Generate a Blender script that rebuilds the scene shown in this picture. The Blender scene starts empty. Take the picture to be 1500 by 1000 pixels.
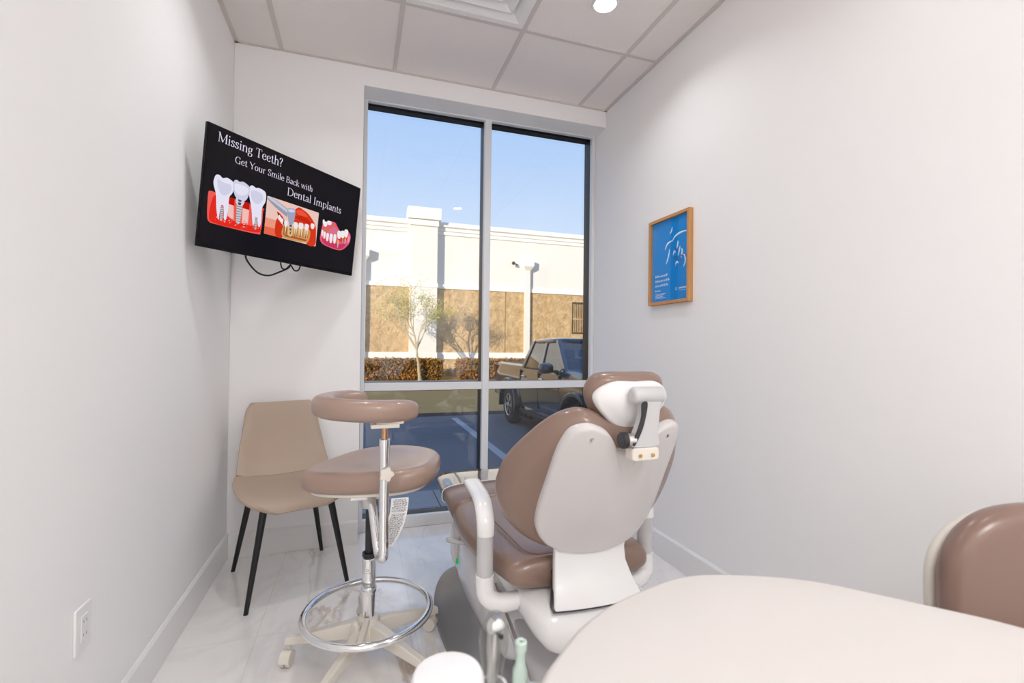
import bpy, math, random
from mathutils import Vector, Matrix
random.seed(7)
PI = math.pi
SC = bpy.context.scene
COL = SC.collection
OFF = {}

# ---------------------------------------------------------------- helpers
def lin(c):
    c /= 255.0
    return c / 12.92 if c <= .04045 else ((c + .055) / 1.055) ** 2.4
def S(r, g, b):
    return (lin(r), lin(g), lin(b), 1.0)

class MB:
    def __init__(s):
        s.v = []; s.f = []; s.m = []
    def add(s, vs, fs, mi=0):
        o = len(s.v)
        s.v += [tuple(p) for p in vs]
        for f in fs:
            s.f.append([i + o for i in f]); s.m.append(mi)
    def box(s, x0, x1, y0, y1, z0, z1, mi=0, T=None):
        vs = [(x, y, z) for z in (z0, z1) for y in (y0, y1) for x in (x0, x1)]
        if T: vs = [T(*p) for p in vs]
        s.add(vs, [(0, 2, 3, 1), (4, 5, 7, 6), (0, 1, 5, 4), (2, 6, 7, 3), (0, 4, 6, 2), (1, 3, 7, 5)], mi)
    def loft(s, rings, caps=True, mi=0, closed=True):
        n = len(rings[0]); vs = [p for r in rings for p in r]; fs = []
        for i in range(len(rings) - 1):
            for j in range(n if closed else n - 1):
                k = (j + 1) % n
                fs.append((i * n + j, i * n + k, (i + 1) * n + k, (i + 1) * n + j))
        if caps:
            fs.append(tuple(reversed(range(n))))
            fs.append(tuple(range((len(rings) - 1) * n, len(rings) * n)))
        s.add(vs, fs, mi)
    def tube(s, path, r, n=14, caps=True, mi=0, closed=False):
        P = [Vector(p) for p in path]; m = len(P)
        R = r if isinstance(r, (list, tuple)) else [r] * m
        tg = []
        for i in range(m):
            if closed: d = P[(i + 1) % m] - P[i - 1]
            else: d = P[min(i + 1, m - 1)] - P[max(i - 1, 0)]
            tg.append(d.normalized())
        a = Vector((0, 0, 1)) if abs(tg[0].z) < .9 else Vector((1, 0, 0))
        u = (a - tg[0] * a.dot(tg[0])).normalized(); rings = []
        for i in range(m):
            u = (u - tg[i] * u.dot(tg[i])).normalized(); w = tg[i].cross(u)
            rings.append([P[i] + (u * math.cos(2 * PI * j / n) + w * math.sin(2 * PI * j / n)) * R[i] for j in range(n)])
        if closed: rings.append(rings[0]); caps = False
        s.loft(rings, caps, mi)
    def lathe(s, prof, o, ax=(0, 0, 1), n=28, mi=0, caps=True):
        ax = Vector(ax).normalized(); o = Vector(o)
        a = Vector((1, 0, 0)) if abs(ax.x) < .9 else Vector((0, 1, 0))
        u = (a - ax * a.dot(ax)).normalized(); w = ax.cross(u)
        s.loft([[o + ax * h + (u * math.cos(2 * PI * j / n) + w * math.sin(2 * PI * j / n)) * r for j in range(n)] for r, h in prof], caps, mi)
    def prism(s, poly, d0, d1, T, mi=0):
        s.loft([[T(u, v, d0) for u, v in poly], [T(u, v, d1) for u, v in poly]], True, mi)
    def flat(s, poly, T, mi=0, w=0):
        s.add([T(u, v, w) for u, v in poly], [tuple(range(len(poly)))], mi)
    def pillow(s, out, th, r, T, dome=0, domeb=0, ne=5, inner=(.8, .55, .28), mi=0):
        cu = sum(p[0] for p in out) / len(out); cv = sum(p[1] for p in out) / len(out)
        R = [max(1e-6, math.hypot(p[0] - cu, p[1] - cv)) for p in out]
        def ring(inset, sc, w):
            res = []
            for p, d in zip(out, R):
                k = (1 - min(inset, d * .9) / d) * sc
                res.append(T(cu + (p[0] - cu) * k, cv + (p[1] - cv) * k, w))
            return res
        rg = []
        for q in reversed(inner): rg.append(ring(r, q, -th / 2 - domeb * (1 - q * q)))
        for i in range(-ne, ne + 1):
            a = PI / 2 * i / ne
            w = (-(th / 2 - r) if i < 0 else (th / 2 - r)) + r * math.sin(a)
            if i == 0:
                rg.append(ring(0, 1, -(th / 2 - r)))
                if th / 2 - r > 1e-5: rg.append(ring(0, 1, th / 2 - r))
                continue
            rg.append(ring(r * (1 - math.cos(a)), 1, w))
        for q in inner: rg.append(ring(r, q, th / 2 + dome * (1 - q * q)))
        s.loft(rg, False, mi)
        n = len(out)
        for ri, flip, w in ((rg[0], True, -th / 2 - domeb), (rg[-1], False, th / 2 + dome)):
            c = T(cu, cv, w); vs = list(ri) + [c]
            s.add(vs, [((j + 1) % n, j, n) if flip else (j, (j + 1) % n, n) for j in range(n)], mi)
    def build(s, name, mats, parent=None, smooth=32, bevel=0, seg=2, sub=0, off=None):
        if off is None: off = OFF.get(parent.name) if parent is not None else None
        if off is not None: vs = [(p[0] - off[0], p[1] - off[1], p[2] - off[2]) for p in s.v]
        else: vs = s.v
        me = bpy.data.meshes.new(name)
        me.from_pydata(vs, [], s.f)
        import bmesh
        bm = bmesh.new(); bm.from_mesh(me)
        bm.faces.ensure_lookup_table()
        for i, f in enumerate(bm.faces): f.material_index = s.m[i]
        bmesh.ops.remove_doubles(bm, verts=bm.verts, dist=1e-6)
        bmesh.ops.recalc_face_normals(bm, faces=bm.faces)
        if smooth:
            lim = math.radians(smooth)
            for f in bm.faces: f.smooth = True
            for e in bm.edges:
                if len(e.link_faces) == 2 and e.calc_face_angle(0) > lim: e.smooth = False
        bm.to_mesh(me); bm.free()
        o = bpy.data.objects.new(name, me); COL.objects.link(o)
        if not isinstance(mats, (list, tuple)): mats = [mats]
        for m in mats: me.materials.append(m)
        if parent is not None:
            o.parent = parent
            if off is not None: OFF[o.name] = off
        elif off is not None: o.location = off; OFF[o.name] = off
        if bevel:
            b = o.modifiers.new('bevel', 'BEVEL'); b.width = bevel; b.segments = seg; b.limit_method = 'ANGLE'; b.angle_limit = math.radians(40)
        if sub:
            q = o.modifiers.new('sub', 'SUBSURF'); q.levels = sub; q.render_levels = sub
        return o

def tag(o, label, cat, group=None, kind=None):
    o['label'] = label; o['category'] = cat
    if group: o['group'] = group
    if kind: o['kind'] = kind
    return o
def struct(o):
    o['kind'] = 'structure'; return o
def thing(name, label, cat, loc, rot=0, group=None, world=True):
    o = bpy.data.objects.new(name, None); COL.objects.link(o)
    o.empty_display_size = .1
    o.location = loc; o.rotation_euler = (0, 0, rot)
    tag(o, label, cat, group)
    if world: OFF[o.name] = Vector(loc)       # children are written in world coordinates
    return o
def dup(o, parent=None):
    c = o.copy(); COL.objects.link(c)
    if parent is not None: c.parent = parent
    for ch in list(o.children): dup(ch, c)
    return c
def smooth_poly(pts, n=6, closed=True):
    m = len(pts); res = []
    for i in range(m if closed else m - 1):
        if closed: p0, p1, p2, p3 = pts[i - 1], pts[i], pts[(i + 1) % m], pts[(i + 2) % m]
        else: p0, p1, p2, p3 = pts[max(i - 1, 0)], pts[i], pts[i + 1], pts[min(i + 2, m - 1)]
        for k in range(n):
            t = k / n
            res.append(tuple(.5 * (2 * b + (c - a) * t + (2 * a - 5 * b + 4 * c - d) * t * t + (3 * b - a - 3 * c + d) * t ** 3)
                             for a, b, c, d in zip(p0, p1, p2, p3)))
    if not closed: res.append(tuple(pts[-1]))
    return res
def sym(half):       # half outline with u>=0, bottom to top -> closed outline
    return list(half) + [(-u, v) for u, v in reversed(half) if u > 1e-6]
def sup(a, b, e=2.6, n=32):
    r = []
    for i in range(n):
        t = 2 * PI * i / n; c, s = math.cos(t), math.sin(t)
        r.append((a * math.copysign(abs(c) ** (2 / e), c), b * math.copysign(abs(s) ** (2 / e), s)))
    return r
def rrect(x0, x1, y0, y1, r, n=5):
    p = []
    for cx, cy, a0 in ((x1 - r, y0 + r, -90), (x1 - r, y1 - r, 0), (x0 + r, y1 - r, 90), (x0 + r, y0 + r, 180)):
        for i in range(n + 1):
            a = math.radians(a0 + 90 * i / n); p.append((cx + r * math.cos(a), cy + r * math.sin(a)))
    return p
def bez(p0, p1, p2, n=10):
    return [tuple((1 - t) ** 2 * a + 2 * t * (1 - t) * b + t * t * c for a, b, c in zip(p0, p1, p2)) for t in [i / n for i in range(n + 1)]]

# ---------------------------------------------------------------- materials
def mat(name, col, rough=.5, metal=0, bump=0, bscale=200, var=0, vscale=6, coat=0, spec=.5, trans=0, emit=None, estr=1, alpha=1):
    m = bpy.data.materials.new(name); m.use_nodes = True
    nt = m.node_tree; b = nt.nodes['Principled BSDF']
    b.inputs['Base Color'].default_value = col
    b.inputs['Roughness'].default_value = rough
    b.inputs['Metallic'].default_value = metal
    b.inputs['Specular IOR Level'].default_value = spec
    b.inputs['Coat Weight'].default_value = coat
    b.inputs['Coat Roughness'].default_value = .12 if 'vinyl' in name else .06
    b.inputs['Transmission Weight'].default_value = trans
    if emit:
        b.inputs['Emission Color'].default_value = emit; b.inputs['Emission Strength'].default_value = estr
    tc = nt.nodes.new('ShaderNodeTexCoord')
    nz = nt.nodes.new('ShaderNodeTexNoise'); nz.inputs['Scale'].default_value = vscale; nz.inputs['Detail'].default_value = 4
    nt.links.new(tc.outputs['Object'], nz.inputs['Vector'])
    if var:
        mx = nt.nodes.new('ShaderNodeMix'); mx.data_type = 'RGBA'
        mx.inputs['A'].default_value = tuple(c * (1 - var) for c in col[:3]) + (1,)
        mx.inputs['B'].default_value = tuple(min(1, c * (1 + var)) for c in col[:3]) + (1,)
        nt.links.new(nz.outputs['Fac'], mx.inputs['Factor']); nt.links.new(mx.outputs['Result'], b.inputs['Base Color'])
    if bump:
        n2 = nt.nodes.new('ShaderNodeTexNoise'); n2.inputs['Scale'].default_value = bscale; n2.inputs['Detail'].default_value = 3
        nt.links.new(tc.outputs['Object'], n2.inputs['Vector'])
        bp = nt.nodes.new('ShaderNodeBump'); bp.inputs['Strength'].default_value = bump; bp.inputs['Distance'].default_value = .002
        nt.links.new(n2.outputs['Fac'], bp.inputs['Height']); nt.links.new(bp.outputs['Normal'], b.inputs['Normal'])
    return m
def glass_mat(name, tint=(1, 1, 1, 1), ior=1.5, rough=0.0, boost=1):
    m = bpy.data.materials.new(name); m.use_nodes = True; nt = m.node_tree
    nt.nodes.clear()
    out = nt.nodes.new('ShaderNodeOutputMaterial'); tr = nt.nodes.new('ShaderNodeBsdfTransparent'); gl = nt.nodes.new('ShaderNodeBsdfGlossy')
    fr = nt.nodes.new('ShaderNodeFresnel'); fr.inputs['IOR'].default_value = ior
    mx = nt.nodes.new('ShaderNodeMixShader'); tr.inputs['Color'].default_value = tint; gl.inputs['Roughness'].default_value = rough
    mul = nt.nodes.new('ShaderNodeMath'); mul.operation = 'MULTIPLY'; mul.inputs[1].default_value = boost; mul.use_clamp = True
    # same reflectance on both faces of the pane: undo the index flip on the inner side
    ge = nt.nodes.new('ShaderNodeNewGeometry'); mr = nt.nodes.new('ShaderNodeMapRange')
    mr.inputs['To Min'].default_value = ior; mr.inputs['To Max'].default_value = 1 / ior
    nt.links.new(ge.outputs['Backfacing'], mr.inputs['Value']); nt.links.new(mr.outputs[0], fr.inputs['IOR'])
    nt.links.new(fr.outputs[0], mul.inputs[0])
    nt.links.new(mul.outputs[0], mx.inputs['Fac']); nt.links.new(tr.outputs[0], mx.inputs[1]); nt.links.new(gl.outputs[0], mx.inputs[2])
    nt.links.new(mx.outputs[0], out.inputs['Surface'])
    return m
def emis(name, col, s=1):
    m = bpy.data.materials.new(name); m.use_nodes = True; nt = m.node_tree; nt.nodes.clear()
    out = nt.nodes.new('ShaderNodeOutputMaterial'); e = nt.nodes.new('ShaderNodeEmission')
    e.inputs['Color'].default_value = col; e.inputs['Strength'].default_value = s
    nt.links.new(e.outputs[0], out.inputs['Surface']); return m

def marble():
    m = mat('marble_tile', S(232, 226, 221), .10, coat=.8)
    nt = m.node_tree; b = nt.nodes['Principled BSDF']; L = nt.links.new
    tc = nt.nodes.new('ShaderNodeTexCoord')
    def vein(scale, dist, w, rot):
        mp = nt.nodes.new('ShaderNodeMapping'); mp.inputs['Rotation'].default_value = (0, 0, rot); mp.inputs['Scale'].default_value = (1, .45, 1)
        n = nt.nodes.new('ShaderNodeTexNoise'); n.inputs['Scale'].default_value = scale; n.inputs['Detail'].default_value = 7; n.inputs['Distortion'].default_value = dist; n.inputs['Roughness'].default_value = .55
        L(tc.outputs['Object'], mp.inputs[0]); L(mp.outputs[0], n.inputs['Vector'])
        s1 = nt.nodes.new('ShaderNodeMath'); s1.operation = 'SUBTRACT'; s1.inputs[1].default_value = .5
        a = nt.nodes.new('ShaderNodeMath'); a.operation = 'ABSOLUTE'
        r = nt.nodes.new('ShaderNodeMapRange'); r.inputs['From Min'].default_value = 0; r.inputs['From Max'].default_value = w; r.inputs['To Min'].default_value = 1; r.inputs['To Max'].default_value = 0
        L(n.outputs['Fac'], s1.inputs[0]); L(s1.outputs[0], a.inputs[0]); L(a.outputs[0], r.inputs['Value'])
        return r.outputs[0]
    v1 = vein(1.5, .9, .018, .6); v2 = vein(2.3, 1.4, .05, 1.9)
    pn = nt.nodes.new('ShaderNodeTexNoise'); pn.inputs['Scale'].default_value = 1.7
    L(tc.outputs['Object'], pn.inputs['Vector'])
    pr = nt.nodes.new('ShaderNodeMapRange'); pr.inputs['From Min'].default_value = .45; pr.inputs['From Max'].default_value = .62
    L(pn.outputs['Fac'], pr.inputs['Value'])
    m1 = nt.nodes.new('ShaderNodeMath'); m1.operation = 'MULTIPLY'; L(v1, m1.inputs[0]); L(pr.outputs[0], m1.inputs[1])
    def mix(a, col, fac, k):
        f = nt.nodes.new('ShaderNodeMath'); f.operation = 'MULTIPLY'; f.inputs[1].default_value = k; L(fac, f.inputs[0])
        x = nt.nodes.new('ShaderNodeMix'); x.data_type = 'RGBA'
        if isinstance(a, tuple): x.inputs['A'].default_value = a
        else: L(a, x.inputs['A'])
        x.inputs['B'].default_value = col; L(f.outputs[0], x.inputs['Factor']); return x.outputs['Result']
    c = mix(S(241, 237, 234), S(210, 202, 198), v2, .22)
    c = mix(c, S(188, 158, 130), m1.outputs[0], .75)
    # fine joints between the large tiles
    br = nt.nodes.new('ShaderNodeTexBrick'); br.offset = 0; br.inputs['Scale'].default_value = 1; br.inputs['Mortar Size'].default_value = .0018
    br.inputs['Brick Width'].default_value = .6; br.inputs['Row Height'].default_value = 1.2; br.inputs['Color1'].default_value = (0, 0, 0, 1); br.inputs['Color2'].default_value = (0, 0, 0, 1); br.inputs['Mortar'].default_value = (1, 1, 1, 1)
    mp = nt.nodes.new('ShaderNodeMapping'); mp.inputs['Location'].default_value = (.37, .33, 0); L(tc.outputs['Object'], mp.inputs[0]); L(mp.outputs[0], br.inputs['Vector'])
    c = mix(c, S(190, 184, 180), br.outputs['Fac'], .3)
    L(c, b.inputs['Base Color'])
    return m
def stone(name, c1, c2, scale, bump, dist=.03):
    m = mat(name, c1, .85, spec=.2); nt = m.node_tree; b = nt.nodes['Principled BSDF']; L = nt.links.new
    tc = nt.nodes.new('ShaderNodeTexCoord')
    n = nt.nodes.new('ShaderNodeTexNoise'); n.inputs['Scale'].default_value = scale; n.inputs['Detail'].default_value = 8; n.inputs['Roughness'].default_value = .65
    L(tc.outputs['Object'], n.inputs['Vector'])
    r = nt.nodes.new('ShaderNodeMapRange'); r.inputs['From Min'].default_value = .35; r.inputs['From Max'].default_value = .65; L(n.outputs['Fac'], r.inputs['Value'])
    x = nt.nodes.new('ShaderNodeMix'); x.data_type = 'RGBA'; x.inputs['A'].default_value = c1; x.inputs['B'].default_value = c2
    L(r.outputs[0], x.inputs['Factor']); L(x.outputs['Result'], b.inputs['Base Color'])
    bp = nt.nodes.new('ShaderNodeBump'); bp.inputs['Strength'].default_value = bump; bp.inputs['Distance'].default_value = dist
    L(n.outputs['Fac'], bp.inputs['Height']); L(bp.outputs['Normal'], b.inputs['Normal'])
    return m
def wood(name, c1, c2, scale=14, rot=(0, 0, 0)):
    m = mat(name, c1, .45); nt = m.node_tree; b = nt.nodes['Principled BSDF']; L = nt.links.new
    tc = nt.nodes.new('ShaderNodeTexCoord'); mp = nt.nodes.new('ShaderNodeMapping'); mp.inputs['Scale'].default_value = (1, 1, .08); mp.inputs['Rotation'].default_value = rot
    n = nt.nodes.new('ShaderNodeTexNoise'); n.inputs['Scale'].default_value = scale * 6; n.inputs['Detail'].default_value = 5
    L(tc.outputs['Object'], mp.inputs[0]); L(mp.outputs[0], n.inputs['Vector'])
    x = nt.nodes.new('ShaderNodeMix'); x.data_type = 'RGBA'; x.inputs['A'].default_value = c1; x.inputs['B'].default_value = c2
    L(n.outputs['Fac'], x.inputs['Factor']); L(x.outputs['Result'], b.inputs['Base Color']); return m

M = {}
M['wall'] = mat('wall_paint', S(246, 244, 243), .55, bump=.05, bscale=120, spec=.3)
M['trim'] = mat('trim_paint', S(240, 238, 236), .35)
M['tile'] = mat('ceiling_tile', S(240, 233, 229), .9, bump=.35, bscale=300, var=.02, vscale=90, spec=.1)
M['grid'] = mat('ceiling_grid_paint', S(212, 203, 198), .5)
M['gridshade'] = mat('grid_gap', S(150, 142, 138), .7)
M['floor'] = marble()
M['frame'] = mat('window_frame_white', S(226, 227, 229), .4)
M['black'] = mat('black_gasket', S(18, 19, 22), .45)
M['glass'] = glass_mat('window_glass', (1, 1, 1, 1))
M['glass_low'] = glass_mat('window_glass_tinted', (.93, .93, .93, 1))
M['cvinyl'] = mat('chair_vinyl', S(138, 112, 99), .34, bump=.12, bscale=420, var=.03, vscale=5, coat=.3)
M['shellwhite'] = mat('shell_white', S(212, 207, 205), .25, coat=.25)
M['vinyl'] = mat('taupe_vinyl', S(160, 134, 120), .36, bump=.12, bscale=420, var=.03, vscale=5, coat=.35)
M['vinyl_dark'] = mat('brown_vinyl', S(134, 106, 94), .3, bump=.1, bscale=420, var=.03, vscale=5, coat=.2)
M['leather'] = mat('tan_leatherette', S(178, 158, 140), .48, bump=.15, bscale=500, var=.03, vscale=8)
M['seam'] = mat('seam_thread', S(140, 112, 98), .7)
M['white'] = mat('white_plastic', S(236, 234, 233), .22, coat=.25)
M['whitegloss'] = mat('glossy_white_plastic', S(222, 220, 222), .1, coat=.6)
M['offwhite'] = mat('cream_plastic', S(224, 216, 205), .4)
M['armgrey'] = mat('light_grey_plastic', S(196, 194, 194), .35)
M['grey'] = mat('grey_plastic', S(128, 128, 130), .35, coat=.15)
M['dark'] = mat('dark_plastic', S(42, 40, 44), .4)
M['chrome'] = mat('chrome', (.86, .87, .88, 1), .07, metal=1)
M['steel'] = mat('brushed_steel', (.7, .69, .68, 1), .28, metal=1)
M['copper'] = mat('warm_metal', S(200, 160, 130), .2, metal=1)
M['gold'] = mat('brass_screw', S(196, 160, 92), .3, metal=1)
M['blackmetal'] = mat('black_metal', S(16, 15, 17), .38)
M['clear'] = glass_mat('clear_plastic_sheet', (.95, .95, .94, 1), 1.5, .03, 2.6)
M['tube_clear'] = glass_mat('clear_tube', (.86, .86, .85, 1), 1.45, .05, 1.5)
M['label'] = mat('tag_fabric', S(238, 236, 236), .8)
M['ink'] = mat('grey_ink', S(96, 88, 88), .8)
M['green'] = mat('mint_plastic', S(190, 208, 196), .35)
M['led'] = emis('green_indicator', S(20, 180, 90), .8)
M['laminate'] = mat('cream_laminate', S(214, 207, 202), .32, var=.015, vscale=8)
M['tvbody'] = mat('tv_black', S(14, 13, 16), .35, spec=.15)
M['oak'] = wood('oak_frame', S(212, 158, 98), S(190, 130, 72))
M['poster'] = mat('poster_blue', S(0, 140, 224), .6, spec=.2, var=.04, vscale=9)
M['posterink'] = mat('poster_white_ink', S(225, 236, 245), .5)
M['posterdeep'] = mat('poster_deep_blue', S(6, 92, 170), .5)
M['pictureglass'] = glass_mat('picture_glass', (1, 1, 1, 1), 1.5, 0, .38)
M['panel'] = emis('fill_panel_glow', (.96, .98, 1, 1), 2.5)  # glow of the added fill panel
M['lamp'] = emis('lamp_lens', (1, .95, .88, 1), 14)
# ---------------------------------------------------------------- room shell
XL, XR, YB, ZC, YF = -.667, 1.609, 2.87, 2.794, -2.4
XW, ZH, BB = .0065, 2.68, .136
b = MB(); b.box(XL - .14, XR + .14, YF - .14, 3.20, -.12, 0); struct(b.build('floor', M['floor'], smooth=0))
b = MB(); b.box(XL - .14, XL, YF, 3.16, 0, ZC + .03); struct(b.build('wall_left', M['wall'], smooth=0))
b = MB(); b.box(XR, XR + .14, YF, 3.16, 0, ZC + .03); struct(b.build('wall_right', M['wall'], smooth=0))
b = MB(); b.box(XL - .14, XR + .14, YF - .14, YF, 0, ZC + .03); struct(b.build('wall_front', M['wall'], smooth=0))
b = MB()
poly = [(XL, 0), (XW, 0), (XW, ZH), (XR, ZH), (XR, ZC + .03), (XL, ZC + .03)]
b.prism(poly, YB, 3.16, lambda u, v, w: (u, w, v)); struct(b.build('wall_back', M['wall'], smooth=0, bevel=.003))
# ceiling: lay-in tiles in a T-bar grid
b = MB(); XM, YM, G = -.433, 2.2736, .61
xs = [XL] + [XM + G * k for k in range(0, 4)] + [XR]
ys = [YF] + [YM - G * k for k in range(7, -1, -1)] + [YB]
HOLE = {}
for i in range(len(xs) - 1):
    for j in range(len(ys) - 1):
        if i == 2 and j == len(ys) - 3: continue
        b.box(xs[i] + .008, xs[i + 1] - .008, ys[j] + .008, ys[j + 1] - .008, ZC + .001, ZC + .02, 0)
for x in xs[1:-1]: b.box(x - .0115, x + .0115, YF, YB, ZC - .004, ZC + .004, 1)
for y in ys[1:-1]: b.box(XL, XR, y - .0115, y + .0115, ZC - .0035, ZC + .004, 1)
for x0, x1 in ((XL, XL + .022), (XR - .022, XR)): b.box(x0, x1, YF, YB, ZC - .005, ZC + .004, 1)
b.box(XL, XR, YB - .014, YB, ZC - .005, ZC + .004, 1)
b.box(XL - .14, XR + .14, YF - .14, 3.2, ZC + .03, ZC + .12, 0)
struct(b.build('ceiling', [M['tile'], M['grid']], smooth=0, bevel=.0012, seg=1))
# baseboards
def base(name, x0, x1, y0, y1, side):
    m = MB(); t = .012
    pr = [(0, 0), (t, 0), (t, BB - .012), (t - .008, BB), (0, BB)]
    if side == 'L': m.prism(pr, y0, y1, lambda u, v, w: (x0 + u, w, v))
    elif side == 'R': m.prism(pr, y0, y1, lambda u, v, w: (x1 - u, w, v))
    else: m.prism(pr, x0, x1, lambda u, v, w: (w, y1 - u, v))
    struct(m.build(name, M['trim'], smooth=0, bevel=.002))
base('baseboard_left', XL, 0, YF, YB, 'L'); base('baseboard_right', 0, XR, YF, YB, 'R'); base('baseboard_back', XL + .012, XW, 0, YB, 'B')

# ---------------------------------------------------------------- window
wroot = bpy.data.objects.new('window_1', None); COL.objects.link(wroot); struct(wroot); wroot.location = (.8, 3.02, 0); OFF['window_1'] = Vector((.8, 3.02, 0))
Y0, YG = 3.02, 3.115
xa, xm0, xm1, xb = .031, .781, .826, 1.582
zs, zr0, zr1, zh = .072, .868, .917, 2.669
def wb(name, x0, x1, z0, z1, y0=Y0, y1=Y0 + .035, m='frame', bev=.003):
    q = MB(); q.box(x0, x1, y0, y1, z0, z1); return q.build(name, M[m], wroot, smooth=0, bevel=bev)
wb('jamb', XW + .001, xa, .001, ZH - .001); wb('jamb', xb, XR - .001, .001, ZH - .001)
wb('head', xa, xb, zh, ZH - .001, Y0 + .0005); wb('sill', xa, xb, .001, zs, Y0 + .0005)
wb('mullion', xm0, xm1, zs, zh, Y0 - .004)
wb('rail', xa, xm0, zr0, zr1, Y0 - .0005); wb('rail', xm1, xb, zr0, zr1, Y0 - .0005)
e = .005
for (x0, x1, z0, z1, g) in ((xa, xm0, zr1, zh, 'glass'), (xm1, xb, zr1, zh, 'glass'), (xa, xm0, zs, zr0, 'glass_low'), (xm1, xb, zs, zr0, 'glass_low')):
    q = MB(); t = .03; y0 = Y0 + .03; y1 = YG + .03
    q.box(x0 - t, x0 - .001, y0, y1, z0 - t, z1 + t); q.box(x1 + .001, x1 + t, y0, y1, z0 - t, z1 + t)
    q.box(x0 - .001, x1 + .001, y0, y1, z1 + .001, z1 + t); q.box(x0 - .001, x1 + .001, y0, y1, z0 - t, z0 - .001)
    q.box(x0, x1, Y0 + .05, Y0 + .062, z1 - .007, z1 + .001)
    q.build('gasket', M['black'], wroot, smooth=0)
    q = MB(); q.box(x0, x1, YG, YG + .005, z0, z1); q.build('pane', M[g], wroot, smooth=0)

# ---------------------------------------------------------------- ceiling fittings
def lamp(x, y, e):
    l = bpy.data.lights.new('downlight_lamp', 'AREA'); l.shape = 'DISK'; l.size = .1; l.energy = e; l.color = (.955, .98, 1); l.spread = math.radians(135)
    lo = bpy.data.objects.new('downlight_lamp', l); COL.objects.link(lo); lo.location = (x, y, ZC - .012)
def downlight(x, y, label):
    t = thing('recessed_downlight', label, 'ceiling light', (x, y, ZC), group='recessed ceiling downlights')
    q = MB(); q.lathe([(.053, -.006), (.062, -.006), (.066, -.002), (.066, .001), (.05, .001), (.047, -.003)], (x, y, ZC), n=40, caps=False)
    q.build('trim_ring', M['white'], t)
    q = MB(); q.lathe([(.052, -.0035), (.052, .0005)], (x, y, ZC), n=40); q.build('lamp_lens', M['lamp'], t)
    return t
downlight(1.092, 1.969, 'round lit recessed downlight in the ceiling above the window end')
for x, y in ((1.092, .749), (-.128, 1.969), (-.128, -.471)):      # the rest of the ceiling's fittings, outside the frame
    q = MB(); q.lathe([(.053, -.006), (.062, -.006), (.066, -.002), (.066, .001), (.05, .001), (.047, -.003)], (x, y, ZC), n=40, caps=False); q.lathe([(.052, -.0035), (.052, .0005)], (x, y, ZC), n=40, mi=1)
    struct(q.build('ceiling_downlight', [M['white'], M['lamp']]))
q = MB(); TX, TY = XM + G * 1.5, YM - G * 6
for u0, u1, v0, v1 in ((-.297, .297, -.602, -.585), (-.297, .297, .585, .602), (-.297, -.28, -.585, .585), (.28, .297, -.585, .585)): q.box(TX + u0, TX + u1, TY + v0, TY + v1, ZC - .006, ZC + .0005)
q.box(TX - .28, TX + .28, TY - .585, TY + .585, ZC - .003, ZC + .0005, 1); struct(q.build('fill_light_panel', [M['white'], M['panel']], smooth=0))  # added glowing panel, unseen behind the camera
for x, y, e in ((1.092, 1.969, 3), (1.092, .749, 1.4), (-.128, 1.969, 4), (-.128, -.471, 1.2)): lamp(x, y, e)
l = bpy.data.lights.new('fill_lamp', 'AREA'); l.shape = 'RECTANGLE'; l.size = .58; l.size_y = 1.18; l.energy = 44; l.color = (.955, .98, 1)  # added fill light, brightens the back wall and chair
lo = bpy.data.objects.new('fill_lamp', l); COL.objects.link(lo); lo.location = (XM + G * 1.5, YM - G * 6, ZC - .012)
# the square supply diffuser, a lay-in panel with stepped cones
vx, vy = XM + G * 1.5, YM - G * .5
t = thing('ceiling_diffuser', 'square white stepped air diffuser set in the ceiling grid', 'air vent', (vx, vy, ZC))
h = .297
def sq(a, z): return [(vx - a, vy - a, z), (vx + a, vy - a, z), (vx + a, vy + a, z), (vx - a, vy + a, z)]
q = MB(); q.loft([sq(h, ZC - .002), sq(h - .03, ZC - .002), sq(h - .04, ZC + .002), sq(h - .085, ZC + .028), sq(h - .085, ZC + .03), sq(h, ZC + .03)], False)
q.build('outer_frame', M['trim'], t, smooth=0, bevel=.002)
for k, a in enumerate((.205, .145)):
    q = MB(); q.loft([sq(a + .012, ZC + .002), sq(a, ZC - .002), sq(a - .05, ZC + .024), sq(a - .046, ZC + .027), sq(a + .008, ZC + .006)], False)
    q.build('louver_cone', M['trim'], t, smooth=0, bevel=.002)
q = MB(); q.loft([sq(.09, ZC + .0), sq(.03, ZC + .004), sq(.03, ZC + .012), sq(.09, ZC + .01)], True); q.build('center_plate', M['trim'], t, smooth=0)

# ---------------------------------------------------------------- wall outlet on the left wall
t = thing('wall_outlet', 'white double socket plate low on the left wall', 'outlet', (XL, 1.482, .425))
T = lambda u, v, w: (XL + w, 1.482 + u, .425 + v)
q = MB(); q.prism(rrect(-.037, .037, -.058, .058, .005), 0, .006, T); q.build('cover_plate', M['trim'], t, bevel=.002)
q = MB(); q.prism(rrect(-.0165, .0165, -.0335, .0335, .002), .006, .0085, T); rec = q.build('receptacle', M['white'], t, bevel=.001)
for s in (-1, 1):
    for u in (-.007, .0055):
        q = MB(); q.box(u, u + .0015, s * .017 - .003, s * .017 + .004, .0085, .0088, T=T); q.build('slot', M['dark'], rec, smooth=0)

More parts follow.
